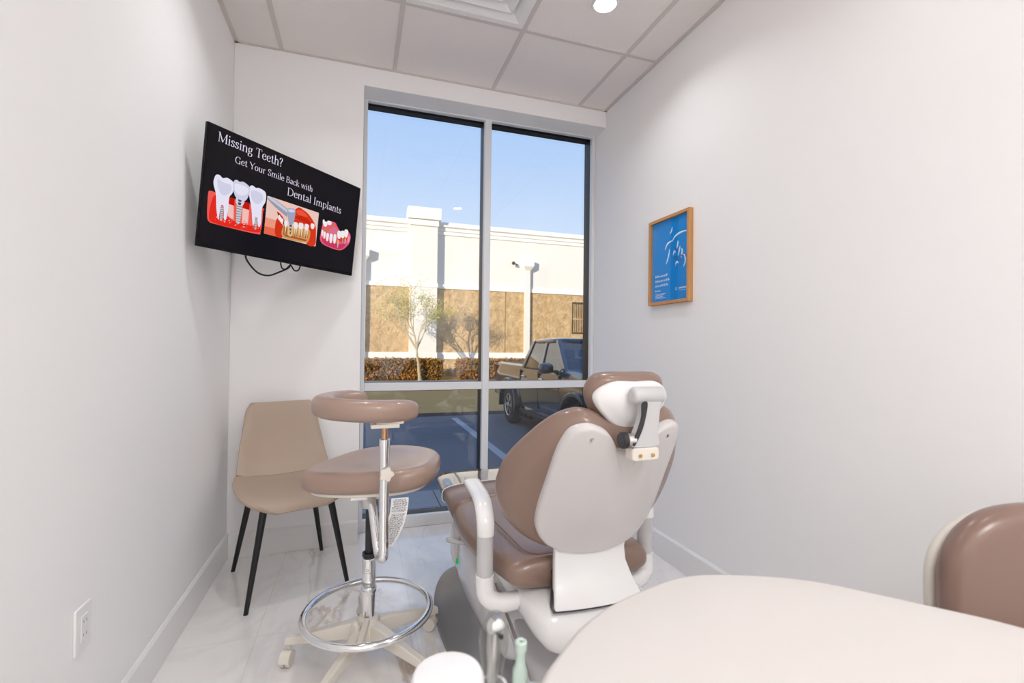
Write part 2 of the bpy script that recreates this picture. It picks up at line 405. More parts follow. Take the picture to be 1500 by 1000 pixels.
# ---------------------------------------------------------------- framed blue print on the right wall
t = thing('framed_poster', 'oak framed blue print hanging on the right wall', 'picture', (XR, 2.143, 1.636))
PW, PH = .348, .478
T = lambda u, v, w: (XR - w, 2.143 - u, 1.636 + v)       # u runs towards the camera
q = MB(); fw = .016
for (u0, u1, v0, v1) in ((-PW / 2, -PW / 2 + fw, -PH / 2, PH / 2), (PW / 2 - fw, PW / 2, -PH / 2, PH / 2), (-PW / 2 + fw, PW / 2 - fw, PH / 2 - fw, PH / 2), (-PW / 2 + fw, PW / 2 - fw, -PH / 2, -PH / 2 + fw)):
    q.box(u0, u1, v0, v1, .001, .028, T=T)
q.build('frame', M['oak'], t, smooth=0, bevel=.0015)
q = MB(); q.box(-PW / 2 + fw, PW / 2 - fw, -PH / 2 + fw, PH / 2 - fw, .003, .012, T=T); pr = q.build('print', M['poster'], t, smooth=0)
q = MB(); w0 = .0126
def ribbon(q, pts, ws, T, w, mi=0):
    n = len(pts); L_ = []; R_ = []
    for i in range(n):
        a = pts[max(i - 1, 0)]; c = pts[min(i + 1, n - 1)]; dx, dy = c[0] - a[0], c[1] - a[1]; d = math.hypot(dx, dy) or 1
        k = ws[i] if isinstance(ws, (list, tuple)) else ws
        nx, ny = -dy / d * k / 2, dx / d * k / 2
        L_.append((pts[i][0] + nx, pts[i][1] + ny)); R_.append((pts[i][0] - nx, pts[i][1] - ny))
    vs = [T(u, v, w) for u, v in L_] + [T(u, v, w) for u, v in R_]
    q.add(vs, [(i, i + 1, n + i + 1, n + i) for i in range(n - 1)], mi)
rnd = random.Random(3)
# illegible headline rows and small print, lower far half
for row, (v, hh, n) in enumerate(((-.085, .015, 6), (-.112, .015, 7), (-.138, .015, 6), (-.163, .009, 3))):
    u = -.125
    for k in range(n):
        wd = rnd.uniform(.010, .016)
        z = [(u, v), (u + wd * .3, v + hh * rnd.choice((1, .7))), (u + wd * .55, v + hh * .1), (u + wd, v + hh * rnd.uniform(.4, .9))]
        ribbon(q, smooth_poly(z, 3, False), .0032, T, w0); u += wd + .006
for row in range(5):
    v = -.178 - row * .006; ribbon(q, [(-.125, v), (-.125 + rnd.uniform(.06, .1), v)], .0022, T, w0)
q.build('lettering', M['posterink'], pr, smooth=0); q = MB()
# pale drop mark and bar, lower near corner
ribbon(q, smooth_poly([(.058, -.155), (.052, -.165), (.058, -.171), (.064, -.165)], 4) + [(.058, -.155)], .0026, T, w0)
u = .078
for k in range(8):
    ribbon(q, smooth_poly([(u, -.166), (u + .003, -.158), (u + .006, -.166)], 3, False), .0028, T, w0); u += .0085
ribbon(q, [(.078, -.174), (.145, -.174)], .0015, T, w0)
q.build('logo', M['posterink'], pr, smooth=0); q = MB()
# white brushed fingers of foam / hand-like strokes, upper near half
for pts in (((.02, .095), (.045, .118), (.09, .13), (.145, .128)), ((.06, .05), (.068, .075), (.07, .09)), ((.07, .01), (.082, .04), (.086, .06)), ((.095, -.005), (.103, .025), (.1, .045)),
            ((.115, -.055), (.128, -.03), (.125, .0), (.112, .01)), ((.03, .02), (.04, .04), (.05, .03)), ((.05, -.04), (.06, -.02), (.075, -.03)), ((.0, .14), (.015, .155), (.02, .175)), ((-.04, .06), (-.02, .09), (.02, .1)), ((-.03, -.02), (-.01, .02), (0, .06))):
    p = smooth_poly(pts, 5, False); n = len(p); ribbon(q, p, [.0025 + .008 * math.sin(PI * i / (n - 1)) for i in range(n)], T, w0)
q.build('line_art', M['posterink'], pr, smooth=0)
q = MB()
for k in range(26):
    u = rnd.gauss(.065, .025); v = rnd.gauss(-.01, .025); s = rnd.uniform(.003, .008)
    ribbon(q, smooth_poly([(u, v), (u + s, v + s * rnd.uniform(-1, 2)), (u + 2 * s, v + s * rnd.uniform(-1, 1))], 3, False), .003, T, w0 + .0002)
q.build('pattern', M['posterdeep'], pr, smooth=0)
q = MB(); q.box(-PW / 2 + fw, PW / 2 - fw, -PH / 2 + fw, PH / 2 - fw, .019, .021, T=T); q.build('glazing', M['pictureglass'], t, smooth=0)
# ---------------------------------------------------------------- wall television
ta, tt = math.radians(47.592), math.radians(6.521)
tc = Vector((-.315, 2.465, 1.7909))
ex = Vector((math.cos(ta), math.sin(ta), 0)); nh = Vector((math.sin(ta), -math.cos(ta), 0)); up = Vector((0, 0, 1))
ev = up * math.cos(tt) + nh * math.sin(tt); en = ex.cross(ev)
TT = lambda u, v, w: tuple(tc + ex * u + ev * v + en * w)
tv = thing('television', 'black flat television in the corner showing a dental implant slide', 'television', tuple(tc))
q = MB(); q.prism(rrect(-.43, .43, -.2475, .2475, .004), -.013, 0, TT); q.build('housing', M['tvbody'], tv, bevel=.002)
q = MB(); q.prism(rrect(-.27, .27, -.2, .06, .02), -.062, -.012, TT); q.build('rear_cover', M['tvbody'], tv, bevel=.006)
def E_(n, r, g, b_, s=1): return emis('slide_' + n, S(r, g, b_), s)
q = MB(); q.flat(rrect(-.424, .424, -.232, .242, .001), TT, w=.0006); scr = q.build('screen', mat('screen_panel', S(10, 9, 12), .2, spec=.12, emit=S(22, 18, 24), estr=.6), tv, smooth=0)
# high-contrast serif lettering, drawn as pen strokes in em units
def arc(cx, cy, rx, ry, a0, a1, n=14): return [(cx + rx * math.cos(math.radians(a0 + (a1 - a0) * i / n)), cy + ry * math.sin(math.radians(a0 + (a1 - a0) * i / n))) for i in range(n + 1)]
X_, CAP, ASC = .47, .70, .74
def sf(x, y, w=.11): return [(x - w / 2, y), (x + w / 2, y)]
GL = {
 'M': (.86, [([(.12, 0), (.12, CAP)], .035), ([(.12, CAP), (.43, .04)], .085), ([(.43, .04), (.74, CAP)], .035), ([(.74, CAP), (.74, 0)], .09), (sf(.12, .012, .2), .024), (sf(.74, .012, .22), .024), (sf(.10, CAP - .012, .14), .024), (sf(.76, CAP - .012, .14), .024)]),
 'i': (.27, [([(.135, 0), (.135, X_)], .08), (sf(.135, .012, .19), .024), (sf(.10, X_ - .012, .1), .024), ([(.135, .60), (.135, .69)], .085)]),
 's': (.38, [(smooth_poly([(.31, .36), (.26, .45), (.17, .46), (.09, .40), (.10, .31), (.20, .24), (.29, .17), (.29, .07), (.19, .01), (.10, .03), (.05, .13)], 4, False), None)]),
 'n': (.56, [([(.12, 0), (.12, X_)], .08), (smooth_poly([(.13, .33), (.20, .43), (.31, .465), (.40, .41), (.43, .30), (.43, 0)], 4, False), None), (sf(.12, .012, .19), .024), (sf(.43, .012, .19), .024), (sf(.09, X_ - .012, .1), .024)]),
 'g': (.5, [(arc(.22, .31, .14, .15, 0, 360, 22), None), (smooth_poly([(.12, .19), (.09, .12), (.16, .07), (.33, .06), (.41, -.02), (.34, -.16), (.20, -.19), (.07, -.14), (.07, -.04), (.16, .05)], 4, False), None), ([(.33, .40), (.40, .46), (.47, .45)], .04)]),
 'T': (.64, [([(.32, 0), (.32, CAP)], .09), ([(.04, CAP - .013), (.60, CAP - .013)], .026), ([(.05, CAP), (.04, CAP - .17)], .024), ([(.59, CAP), (.60, CAP - .17)], .024), (sf(.32, .012, .24), .024)]),
 'e': (.46, [([(.07, .27), (.39, .27)], .024), (smooth_poly([(.39, .27), (.36, .41), (.24, .46), (.11, .39), (.07, .24), (.11, .08), (.24, .01), (.34, .04), (.40, .12)], 5, False), None)]),
 't': (.34, [(smooth_poly([(.15, .60), (.15, .4), (.15, .13), (.19, .02), (.25, .01), (.31, .07)], 4, False), None), ([(.03, X_ - .013), (.29, X_ - .013)], .026)]),
 'h': (.57, [([(.12, 0), (.12, ASC)], .08), (smooth_poly([(.13, .33), (.20, .43), (.31, .465), (.40, .41), (.43, .30), (.43, 0)], 4, False), None), (sf(.12, .012, .19), .024), (sf(.43, .012, .19), .024), (sf(.09, ASC - .012, .1), .024)]),
 '?': (.4, [(smooth_poly([(.06, .55), (.09, .67), (.20, .70), (.31, .63), (.30, .5), (.21, .39), (.18, .28), (.18, .19)], 4, False), None), ([(.18, 0), (.18, .085)], .085)]),
 'G': (.74, [(smooth_poly([(.60, .53), (.54, .66), (.38, .70), (.18, .61), (.08, .35), (.18, .09), (.38, 0), (.54, .05), (.60, .13)], 5, False), None), ([(.60, .0), (.60, .30)], .08), (sf(.58, .30, .22), .024), ([(.61, .70), (.60, .50)], .024)]),
 'Y': (.64, [([(.06, CAP), (.33, .32)], .085), ([(.60, CAP), (.33, .32)], .034), ([(.33, .33), (.33, 0)], .085), (sf(.33, .012, .22), .024), (sf(.07, CAP - .012, .18), .024), (sf(.59, CAP - .012, .16), .024)]),
 'o': (.52, [(arc(.26, .235, .185, .225, 0, 360, 26), None)]),
 'u': (.56, [(smooth_poly([(.12, X_), (.12, .16), (.15, .05), (.24, .01), (.34, .05), (.42, .14)], 4, False), None), ([(.43, X_), (.43, 0)], .08), (sf(.09, X_ - .012, .1), .024), (sf(.40, X_ - .012, .1), .024), (sf(.46, .012, .1), .024)]),
 'r': (.4, [([(.12, 0), (.12, X_)], .08), (smooth_poly([(.13, .3), (.19, .42), (.27, .46), (.34, .42)], 4, False), .05), (sf(.12, .012, .2), .024), (sf(.09, X_ - .012, .1), .024)]),
 'S': (.52, [(smooth_poly([(.42, .54), (.37, .67), (.24, .70), (.11, .62), (.12, .48), (.26, .37), (.41, .26), (.42, .1), (.28, 0), (.14, .04), (.07, .19)], 5, False), None), ([(.43, .7), (.42, .53)], .022), ([(.06, .0), (.07, .19)], .022)]),
 'm': (.84, [([(.12, 0), (.12, X_)], .08), (smooth_poly([(.13, .33), (.19, .43), (.29, .465), (.37, .41), (.41, .30), (.41, 0)], 4, False), None), (smooth_poly([(.42, .33), (.48, .43), (.58, .465), (.67, .41), (.70, .30), (.70, 0)], 4, False), None), (sf(.12, .012, .19), .024), (sf(.41, .012, .17), .024), (sf(.70, .012, .19), .024), (sf(.09, X_ - .012, .1), .024)]),
 'l': (.27, [([(.135, 0), (.135, ASC)], .08), (sf(.135, .012, .19), .024), (sf(.10, ASC - .012, .1), .024)]),
 'B': (.6, [([(.13, 0), (.13, CAP)], .085), (smooth_poly([(.13, CAP - .013), (.32, CAP - .01), (.43, .60), (.42, .45), (.30, .37), (.15, .365)], 5, False), None), (smooth_poly([(.15, .365), (.36, .36), (.50, .26), (.49, .1), (.36, .015), (.13, .013)], 5, False), None), (sf(.10, .012, .14), .024), (sf(.10, CAP - .012, .14), .024)]),
 'a': (.47, [(smooth_poly([(.09, .36), (.14, .45), (.24, .46), (.33, .39), (.34, .28), (.34, .08), (.38, .02), (.44, .05)], 5, False), None), (smooth_poly([(.34, .28), (.17, .22), (.08, .13), (.12, .03), (.21, .02), (.33, .11)], 5, False), None)]),
 'c': (.45, [(smooth_poly([(.37, .36), (.32, .45), (.23, .46), (.11, .39), (.07, .24), (.11, .08), (.23, .01), (.33, .04), (.39, .12)], 5, False), None)]),
 'k': (.54, [([(.12, 0), (.12, ASC)], .08), ([(.13, .2), (.40, X_)], .032), ([(.22, .29), (.45, 0)], .08), (sf(.12, .012, .19), .024), (sf(.45, .012, .18), .024), (sf(.40, X_ - .012, .18), .024), (sf(.09, ASC - .012, .1), .024)]),
 'w': (.74, [([(.06, X_), (.22, 0)], .08), ([(.22, 0), (.37, X_)], .03), ([(.37, X_), (.53, 0)], .08), ([(.53, 0), (.69, X_)], .03), (sf(.07, X_ - .012, .17), .024), (sf(.37, X_ - .012, .14), .024), (sf(.69, X_ - .012, .14), .024)]),
 'D': (.74, [([(.13, 0), (.13, CAP)], .085), (smooth_poly([(.13, CAP - .013), (.36, CAP - .015), (.58, .57), (.65, .35), (.58, .13), (.36, .015), (.13, .013)], 5, False), None), (sf(.10, .012, .14), .024), (sf(.10, CAP - .012, .14), .024)]),
 'I': (.33, [([(.165, 0), (.165, CAP)], .09), (sf(.165, .012, .24), .024), (sf(.165, CAP - .012, .24), .024)]),
 'p': (.56, [([(.12, -.2), (.12, X_)], .08), (smooth_poly([(.13, .36), (.22, .45), (.34, .45), (.47, .34), (.47, .14), (.35, .015), (.22, .02), (.13, .1)], 4, False), None), (sf(.12, -.19, .2), .024), (sf(.09, X_ - .012, .1), .024)]),
}
def write(q, text, u0, v0, u1, size, T, w):
    adv = lambda c: GL[c][0] if c != ' ' else .26
    tot = sum(adv(c) for c in text); kx = (u1 - u0) / tot; x = u0
    for c in text:
        if c != ' ':
            for pts, wd in GL[c][1]:
                P = [(x + a * kx, v0 + b_ * size) for a, b_ in pts]; n = len(P); ws = []
                for i in range(n):
                    a, d = P[max(i - 1, 0)], P[min(i + 1, n - 1)]; L_ = math.hypot(d[0] - a[0], d[1] - a[1]) or 1
                    ws.append((wd * .88 if wd else .024 + .052 * abs((d[1] - a[1]) / L_) ** 1.5) * size)
                ribbon(q, P, ws, T, w)
        x += adv(c) * kx
q = MB()
write(q, 'Missing Teeth?', -.3845, .187, -.078, .0545, TT, .0012)
write(q, 'Get Your Smile Back with', -.306, .1273, .104, .040, TT, .0012)
write(q, 'Dental Implants', -.041, .0705, .302, .0515, TT, .0012)
q.build('lettering', E_('text', 226, 220, 238), scr, smooth=0)
def art(name, polys):
    mats = []; q = MB(); idx = {}
    for k, (c, poly) in enumerate(polys):
        if c not in idx: idx[c] = len(mats); mats.append(E_('%d_%d_%d' % c, *c))
        q.flat(poly, TT, idx[c], .0009 + .00004 * k)
    q.build(name, mats, scr, smooth=0)
sp = smooth_poly
W1, W2, W3 = (228, 226, 242), (206, 206, 228), (186, 188, 212)
RD, RL, RB = (226, 44, 32), (236, 92, 84), (190, 26, 16); BN, ST, SD = (238, 190, 184), (196, 198, 204), (70, 72, 82)
def scr_implant(cx, top, bot, w):
    L_ = [(ST, [(cx - w, top), (cx + w, top), (cx + w * .75, bot + .006), (cx, bot), (cx - w * .75, bot + .006)])]
    n = 7
    for i in range(n):
        y = top - (top - bot) * (i + .6) / (n + .6)
        L_.append((SD, [(cx - w * .95, y + .0012), (cx + w * .95, y + .0026), (cx + w * .95, y + .0006), (cx - w * .95, y - .0010)]))
    return L_
toothA = [(-.3868, .0279), (-.38, .0502), (-.3657, .0549), (-.3501, .047), (-.3318, .0544), (-.3011, .0405), (-.3038, .0024), (-.317, -.0238), (-.3165, -.08), (-.325, -.1216), (-.337, -.10), (-.3466, -.0763), (-.3534, -.1258), (-.3662, -.0816), (-.3733, -.0256), (-.385, .0069)]
toothB = [(-.3041, .047), (-.2934, .0594), (-.2780, .0555), (-.2614, .0606), (-.2311, .0472), (-.2306, .0165), (-.2443, -.0144), (-.2700, -.0190), (-.291, -.0108), (-.3029, .0176)]
toothC = [(-.2311, .0472), (-.2196, .0585), (-.2020, .0535), (-.1851, .0574), (-.1531, .0473), (-.1491, .0085), (-.1633, -.0273), (-.1614, -.0906), (-.172, -.112), (-.185, -.07), (-.199, -.112), (-.2132, -.042), (-.2306, .0165)]
gum = [(-.3992, -.1191), (-.403, -.0343), (-.395, -.0182), (-.3553, -.0203), (-.2667, -.0238), (-.1602, -.0245), (-.1554, -.0400), (-.1574, -.1297), (-.1823, -.1448), (-.3591, -.1454), (-.3887, -.1416)]
P = [(RL, sp(gum, 5)), (RD, sp([(-.392, -.12), (-.385, -.05), (-.37, -.03), (-.34, -.06), (-.30, -.11), (-.2, -.115), (-.165, -.11), (-.165, -.135), (-.25, -.142), (-.37, -.142)], 4)),
     (BN, [(-.315, -.05), (-.293, -.05), (-.288, -.11), (-.315, -.1)]), (BN, [(-.253, -.05), (-.222, -.05), (-.222, -.105), (-.25, -.115)]), (RB, [(-.314, -.02), (-.292, -.02), (-.290, -.05), (-.316, -.048)]), (RB, [(-.25, -.02), (-.222, -.02), (-.222, -.05), (-.252, -.048)])]
rr = random.Random(5)
for k in range(46):
    u = rr.uniform(-.37, -.17); v = rr.uniform(-.138, -.10); s = rr.uniform(.002, .005)
    P.append((rr.choice([BN, RL, (242, 130, 120)]), [(u, v), (u + s, v + s * .4), (u + s * 1.3, v + s * 1.4), (u + s * .2, v + s)]))
P += [(W1, sp(toothA, 4)), (W2, sp([(-.372, .035), (-.345, .03), (-.315, .03), (-.312, .005), (-.335, -.02), (-.36, -.01)], 4)), (W1, sp(toothC, 4)), (W2, sp([(-.222, .035), (-.19, .04), (-.165, .03), (-.165, .005), (-.19, -.015), (-.215, .0)], 4)),
      (W2, sp([(-.2861, -.012), (-.25, -.012), (-.256, -.04), (-.282, -.042)], 3)), (SD, sp([(-.277, -.018), (-.262, -.018), (-.264, -.026), (-.275, -.027)], 3)), (SD, sp([(-.277, -.032), (-.263, -.03), (-.265, -.04), (-.275, -.04)], 3)),
      (W2, sp(toothB, 4)), (W1, sp([(-.298, .04), (-.27, .045), (-.238, .04), (-.24, .015), (-.27, .0), (-.292, .01)], 4)),
      (RD, sp([(-.352, -.125), (-.349, -.07), (-.343, -.062), (-.336, -.07), (-.334, -.12)], 3))]
P += scr_implant(-.343, -.068, -.128, .0075) + scr_implant(-.2695, -.042, -.122, .0125) + scr_implant(-.187, -.072, -.128, .0065)
art('slide_tooth_model', P)
im2 = rrect(-.141, .1555, -.1345, .0375, .005)
P = [((232, 196, 186), im2), ((236, 150, 126), [(-.141, -.06), (-.06, -.06), (-.05, -.1345), (-.136, -.1345), (-.141, -.13)]), ((228, 104, 76), [(-.141, -.1), (-.06, -.1), (-.05, -.1345), (-.136, -.1345), (-.141, -.13)]),
     (RB, sp([(-.085, -.02), (-.06, -.03), (-.04, -.05), (-.03, -.075), (-.06, -.06)], 3)),
     ((214, 56, 30), sp([(.005, .0), (.03, .031), (.055, .028), (.0933, .0142), (.1391, -.0269), (.15, -.07), (.15, -.13), (.098, -.133), (.10, -.06), (.0182, -.05)], 3)), ((232, 84, 56), sp([(.02, .012), (.05, .022), (.09, .002), (.06, -.005), (.03, -.002)], 4)), ((196, 40, 20), sp([(.012, -.02), (.05, -.004), (.09, -.012), (.125, -.035), (.06, -.03)], 4)),
     ((206, 52, 26), sp([(-.0797, -.0494), (-.0467, -.076), (-.0439, -.131), (-.078, -.132), (-.0878, -.0971)], 4)), ((206, 150, 92), sp([(-.0434, -.0752), (-.0188, -.0812), (.05, -.07), (.1086, -.0619), (.1096, -.1129), (.0806, -.1287), (-.0396, -.1298)], 4)), ((150, 96, 56), [(-.035, -.118), (.10, -.116), (.09, -.122), (-.034, -.123)]), ((190, 60, 30), [(-.03, -.114), (.095, -.113), (.095, -.117), (-.03, -.118)])]
for u, v, a, h_ in ((-.0314, -.0607, .010, .022), (.0243, -.0563, .0115, .022), (.0545, -.0518, .0145, .022), (.0882, -.0492, .0135, .022), (.1234, -.0368, .0125, .019), (-.0538, -.055, .0065, .018), (-.0705, -.043, .005, .017), (-.063, -.049, .005, .017)):
    if -.04 < u < .1:
        P.append(((150, 92, 50), [(u - a * 1.1, v - .01), (u + a * 1.1, v - .01), (u + a * .9, v - .057), (u - a * .9, v - .057)]))
        for s in ((-.5, .5) if a > .011 else (0,)): P.append(((232, 196, 150), sp([(u + s * a - a * .45, v - .012), (u + s * a + a * .45, v - .012), (u + s * a * .9 + a * .1, v - .055), (u + s * a * .9 - a * .1, v - .055)], 3)))
    P.append(((236, 230, 230), sp([(u - a * .8, v + h_ * .5), (u, v + h_ * .62), (u + a * .8, v + h_ * .5), (u + a, v), (u + a * .6, v - h_ * .7), (u, v - h_ * .8), (u - a * .6, v - h_ * .7), (u - a, v)], 3)))
P += [((228, 180, 120), sp([(-.016, -.07), (.006, -.068), (.008, -.112), (-.014, -.114)], 3)), ((150, 152, 172), [(-.1409, .0322), (-.118, .0374), (-.0248, .0052), (-.0311, -.0315), (-.1012, -.0009), (-.141, .0226)]), ((196, 198, 214), [(-.1409, .0322), (-.125, .0374), (-.0248, .001), (-.028, -.012), (-.1412, .0276)]),
      ((158, 162, 186), sp([(-.0315, .0034), (-.0086, .0154), (.013, .0123), (.0116, -.0385), (.0001, -.0641), (-.0102, -.0645), (-.0212, -.0436)], 4)), ((206, 208, 226), sp([(-.027, .003), (-.01, .012), (.01, .01), (.006, .0), (-.02, -.004)], 4)), (SD, [(-.0119, -.0629), (.0011, -.0621), (-.0003, -.1065), (-.0054, -.1076)]), (ST, [(-.0095, -.072), (-.001, -.071), (-.0015, -.079), (-.009, -.08)]), (ST, [(-.0085, -.09), (-.002, -.089), (-.0025, -.095), (-.008, -.096)])]
art('slide_drill_picture', P)
PK, PD, PW_ = (226, 92, 122), (200, 58, 92), (240, 150, 176)
jaw = [(.1802, -.0636), (.1838, -.0261), (.1925, -.0048), (.2209, .0108), (.2509, .0158), (.2724, .0135), (.287, -.002), (.3138, -.022), (.3558, -.0107), (.3825, -.0192), (.3891, -.0475), (.3738, -.0851), (.3197, -.1228), (.2132, -.1166), (.1806, -.0957)]
P = [(PK, sp(jaw, 4)), (PD, sp([(.19, -.085), (.25, -.09), (.31, -.09), (.36, -.08), (.32, -.117), (.22, -.112)], 4)), ((216, 112, 138), sp([(.225, -.045), (.262, -.008), (.28, -.012), (.315, -.038), (.29, -.06), (.25, -.058)], 4)), (PW_, sp([(.375, -.03), (.384, -.04), (.382, -.06), (.372, -.075), (.37, -.05)], 4)), ((202, 64, 60), sp([(.295, -.06), (.33, -.05), (.36, -.045), (.36, -.058), (.32, -.075)], 4))]
def tooth(u, v, a, h_, c=(238, 234, 236)): return (c, sp([(u - a * .85, v + h_ * .5), (u, v + h_ * .6), (u + a * .85, v + h_ * .5), (u + a, v), (u + a * .6, v - h_ * .5), (u, v - h_ * .6), (u - a * .6, v - h_ * .5), (u - a, v)], 3))
for x, y in ((.2055, -.033), (.222, -.033), (.255, -.005)): P.append(((196, 130, 40), sp([(x - .006, y + .006), (x + .006, y + .006), (x + .004, y - .007), (x - .004, y - .007)], 3)))
P += [tooth(.203, -.008, .014, .022), tooth(.2298, .004, .015, .018), tooth(.191, -.0, .006, .02)]
P += [tooth(.1896, -.058, .006, .028), tooth(.2051, -.0649, .0075, .03), tooth(.2259, -.0712, .0085, .036), tooth(.2506, -.073, .0105, .042), tooth(.2764, -.0702, .010, .042)]
for x, y, s in ((.3016, -.082, 1), (.3509, -.058, .8), (.333, -.062, .5)):
    P += [((226, 176, 40), [(x - .006 * s, y + .012 * s), (x + .006 * s, y + .012 * s), (x + .005 * s, y), (x - .005 * s, y)]), ((176, 182, 194), [(x - .006 * s, y), (x + .006 * s, y), (x + .002 * s, y - .03 * s), (x - .002 * s, y - .03 * s)])]
P += [tooth(.3049, -.0417, .0145, .036), tooth(.3299, -.0345, .0135, .034), tooth(.3531, -.0236, .0145, .036)]
art('slide_jaw_model', P)
# arm bracket back to the room corner, hanging leads
q = MB(); Pc = TT(0, -.07, -.06); wc = (XL + .02, YB - .02, 1.74)
q.prism(rrect(-.1, .1, -.17, .03, .01), -.075, -.061, TT)
q.tube([Pc, ((Pc[0] + wc[0]) / 2 - .03, (Pc[1] + wc[1]) / 2 - .05, 1.73), wc], .016)
q.box(XL + .001, XL + .012, YB - .16, YB - .01, 1.64, 1.84)
q.build('mount_arm', M['blackmetal'], tv, bevel=.002)
q = MB()
q.tube(sp([TT(-.185, -.22, -.05), TT(-.18, -.262, -.045), TT(-.12, -.31, -.05), TT(-.06, -.318, -.05), TT(.0, -.292, -.05), TT(.05, -.262, -.05), TT(.06, -.23, -.05)], 6, False), .0042, 8)
q.tube(sp([TT(.0, -.23, -.055), TT(.015, -.27, -.055), TT(.035, -.272, -.05), TT(.055, -.25, -.045), TT(.08, -.272, -.045), TT(.11, -.265, -.05), TT(.12, -.23, -.05)], 6, False), .0036, 8)
q.build('cable', M['blackmetal'], tv)
# ---------------------------------------------------------------- visitor chair in the corner
ch = thing('side_chair', 'tan leatherette shell chair with black tapered legs in the corner', 'chair', (-.315, 2.54, 0), math.radians(18.5), world=False)
# local: x to the sitter's left-hand side of the picture, -y is forward
prof_back = [(.262, .845), (.255, .80), (.243, .70), (.222, .60), (.195, .525), (.145, .462)]
prof_seat = [(.145, .462), (.11, .452), (.04, .445), (-.06, .444), (-.15, .443), (-.205, .438), (-.235, .425), (-.245, .405)]
def shell(name, prof, widths, wrap, th, par):
    st = sp(prof, 4, False); ws = sp([(a,) for a in widths], 4, False); wr = sp([(a,) for a in wrap], 4, False); n = 22
    top = []; bot = []
    for i, (y, z) in enumerate(st):
        a = st[max(i - 1, 0)]; c = st[min(i + 1, len(st) - 1)]; ty, tz = c[0] - a[0], c[1] - a[1]; L_ = math.hypot(ty, tz)
        ny, nz = tz / L_, -ty / L_
        if nz < 0 and abs(nz) > .2: ny, nz = -ny, -nz
        elif ny > 0 and nz < .2: ny, nz = -ny, -nz
        rt, rb = [], []
        for k in range(n + 1):
            s = -1 + 2 * k / n; x = ws[i][0] * s; cu = wr[i][0] * abs(s) ** 2.6
            e = 1 - .55 * max(0, (abs(s) - .86) / .14) ** 2
            rt.append((x, y + ny * (cu + th * e), z + nz * (cu + th * e))); rb.append((x * .99, y + ny * (cu - 0 * e), z + nz * (cu)))
        top.append(rt); bot.append(rb)
    q = MB(); q.loft([t_ + list(reversed(b_)) for t_, b_ in zip(top, bot)], True)
    return q.build(name, M['leather'], par, smooth=50, bevel=.004)
shell('backrest', prof_back, [.146, .172, .188, .205, .215, .224], [.0, .012, .024, .034, .040, .040], .024, ch)
shell('seat', prof_seat, [.224, .234, .245, .248, .238, .215, .172, .110], [.040, .040, .036, .028, .018, .01, .004, .0], .026, ch)
q = MB(); q.tube([(.222 * s, .151 - .038 * abs(s) ** 2.6 * .62 - .018, .468 + .036 * abs(s) ** 2.6 * .8 + .0165) for s in [i / 10 - 1 for i in range(21)]], .0022, 6)
q.build('seam', M['seam'], ch)
q = MB(); q.box(-.15, .15, -.16, .12, .415, .432); q.build('under_frame', M['blackmetal'], ch, smooth=0, bevel=.004)
for sx, sy in ((-1, -1), (1, -1), (-1, 1), (1, 1)):
    q = MB(); a = Vector((sx * .215, sy * .235, 0)); c = Vector((sx * .14, sy * .175, .435))
    q.tube([a, a + (c - a) * .01, a + (c - a) * .3, c], [.0085, .0095, .012, .0165], 16)
    lg = q.build('leg', M['blackmetal'], ch)
    q = MB(); q.lathe([(.0095, .0), (.0095, .006)], a, n=14); q.build('foot_cap', M['dark'], lg)

# ---------------------------------------------------------------- assistant stool with body rest and foot ring
SX, SY = .045, 1.80
st = thing('assistant_stool', 'taupe dental assistant stool with curved body rest and chrome foot ring', 'stool', (SX, SY, 0))
q = MB()
q.lathe([(.020, .062), (.038, .07), (.043, .09), (.043, .145), (.036, .158), (.026, .162)], (SX, SY, 0)); q.build('hub', M['offwhite'], st)
A0 = math.radians(22.3); AR = .285
for k in range(5):
    a = A0 + k * 2 * PI / 5; d = Vector((math.cos(a), math.sin(a), 0)); p = Vector((-d.y, d.x, 0)); o = Vector((SX, SY, 0)); rings = []
    for t, hw, zt, zb in ((.03, .024, .148, .085), (.09, .020, .138, .088), (.2, .0165, .113, .078), (AR - .01, .014, .096, .070), (AR + .008, .0125, .094, .070)):
        c = o + d * t
        rings.append([c + p * (hw * .78) + Vector((0, 0, zt)), c + p * hw + Vector((0, 0, zt - .012)), c + p * hw + Vector((0, 0, zb)), c - p * hw + Vector((0, 0, zb)), c - p * hw + Vector((0, 0, zt - .012)), c - p * (hw * .78) + Vector((0, 0, zt))])
    q = MB(); q.loft(rings); arm = q.build('base_arm', M['offwhite'], st, bevel=.003)
    c = o + d * (AR - .006); sw = (2.6, 1.0, -1.9, .9, 2.1)[k]; f = Vector((math.cos(sw), math.sin(sw), 0)); g = Vector((-f.y, f.x, 0)); wc = c + f * .018 + Vector((0, 0, .027))
    q = MB(); q.lathe([(.006, 0), (.006, .03)], c + Vector((0, 0, .045)), n=12)
    for s in (-1, 1):
        q.lathe([(.012, 0), (.0255, .0), (.0265, .004), (.0265, .013), (.024, .016), (.0, .016)], wc + g * (s * .003), g * s, 22)
    hood = [(.0295 * math.cos(t), .0295 * math.sin(t)) for t in [math.radians(x) for x in range(-5, 186, 12)]] + [(.025 * math.cos(t), .025 * math.sin(t)) for t in [math.radians(x) for x in range(185, -6, -12)]]
    q.prism(hood, -.018, .018, lambda u, v, w: tuple(wc + f * u + Vector((0, 0, v)) + g * w))
    q.build('caster', M['offwhite'], arm, bevel=.001)
q = MB(); q.lathe([(.0235, .155), (.0235, .372), (.0215, .375)], (SX, SY, 0)); cl = q.build('column', M['chrome'], st)
q = MB(); q.lathe([(.0265, .248), (.0275, .252), (.0275, .266), (.0265, .27)], (SX, SY, 0)); q.build('collar', M['chrome'], cl)
q = MB()   # maker's mark etched on the column, facing the camera side
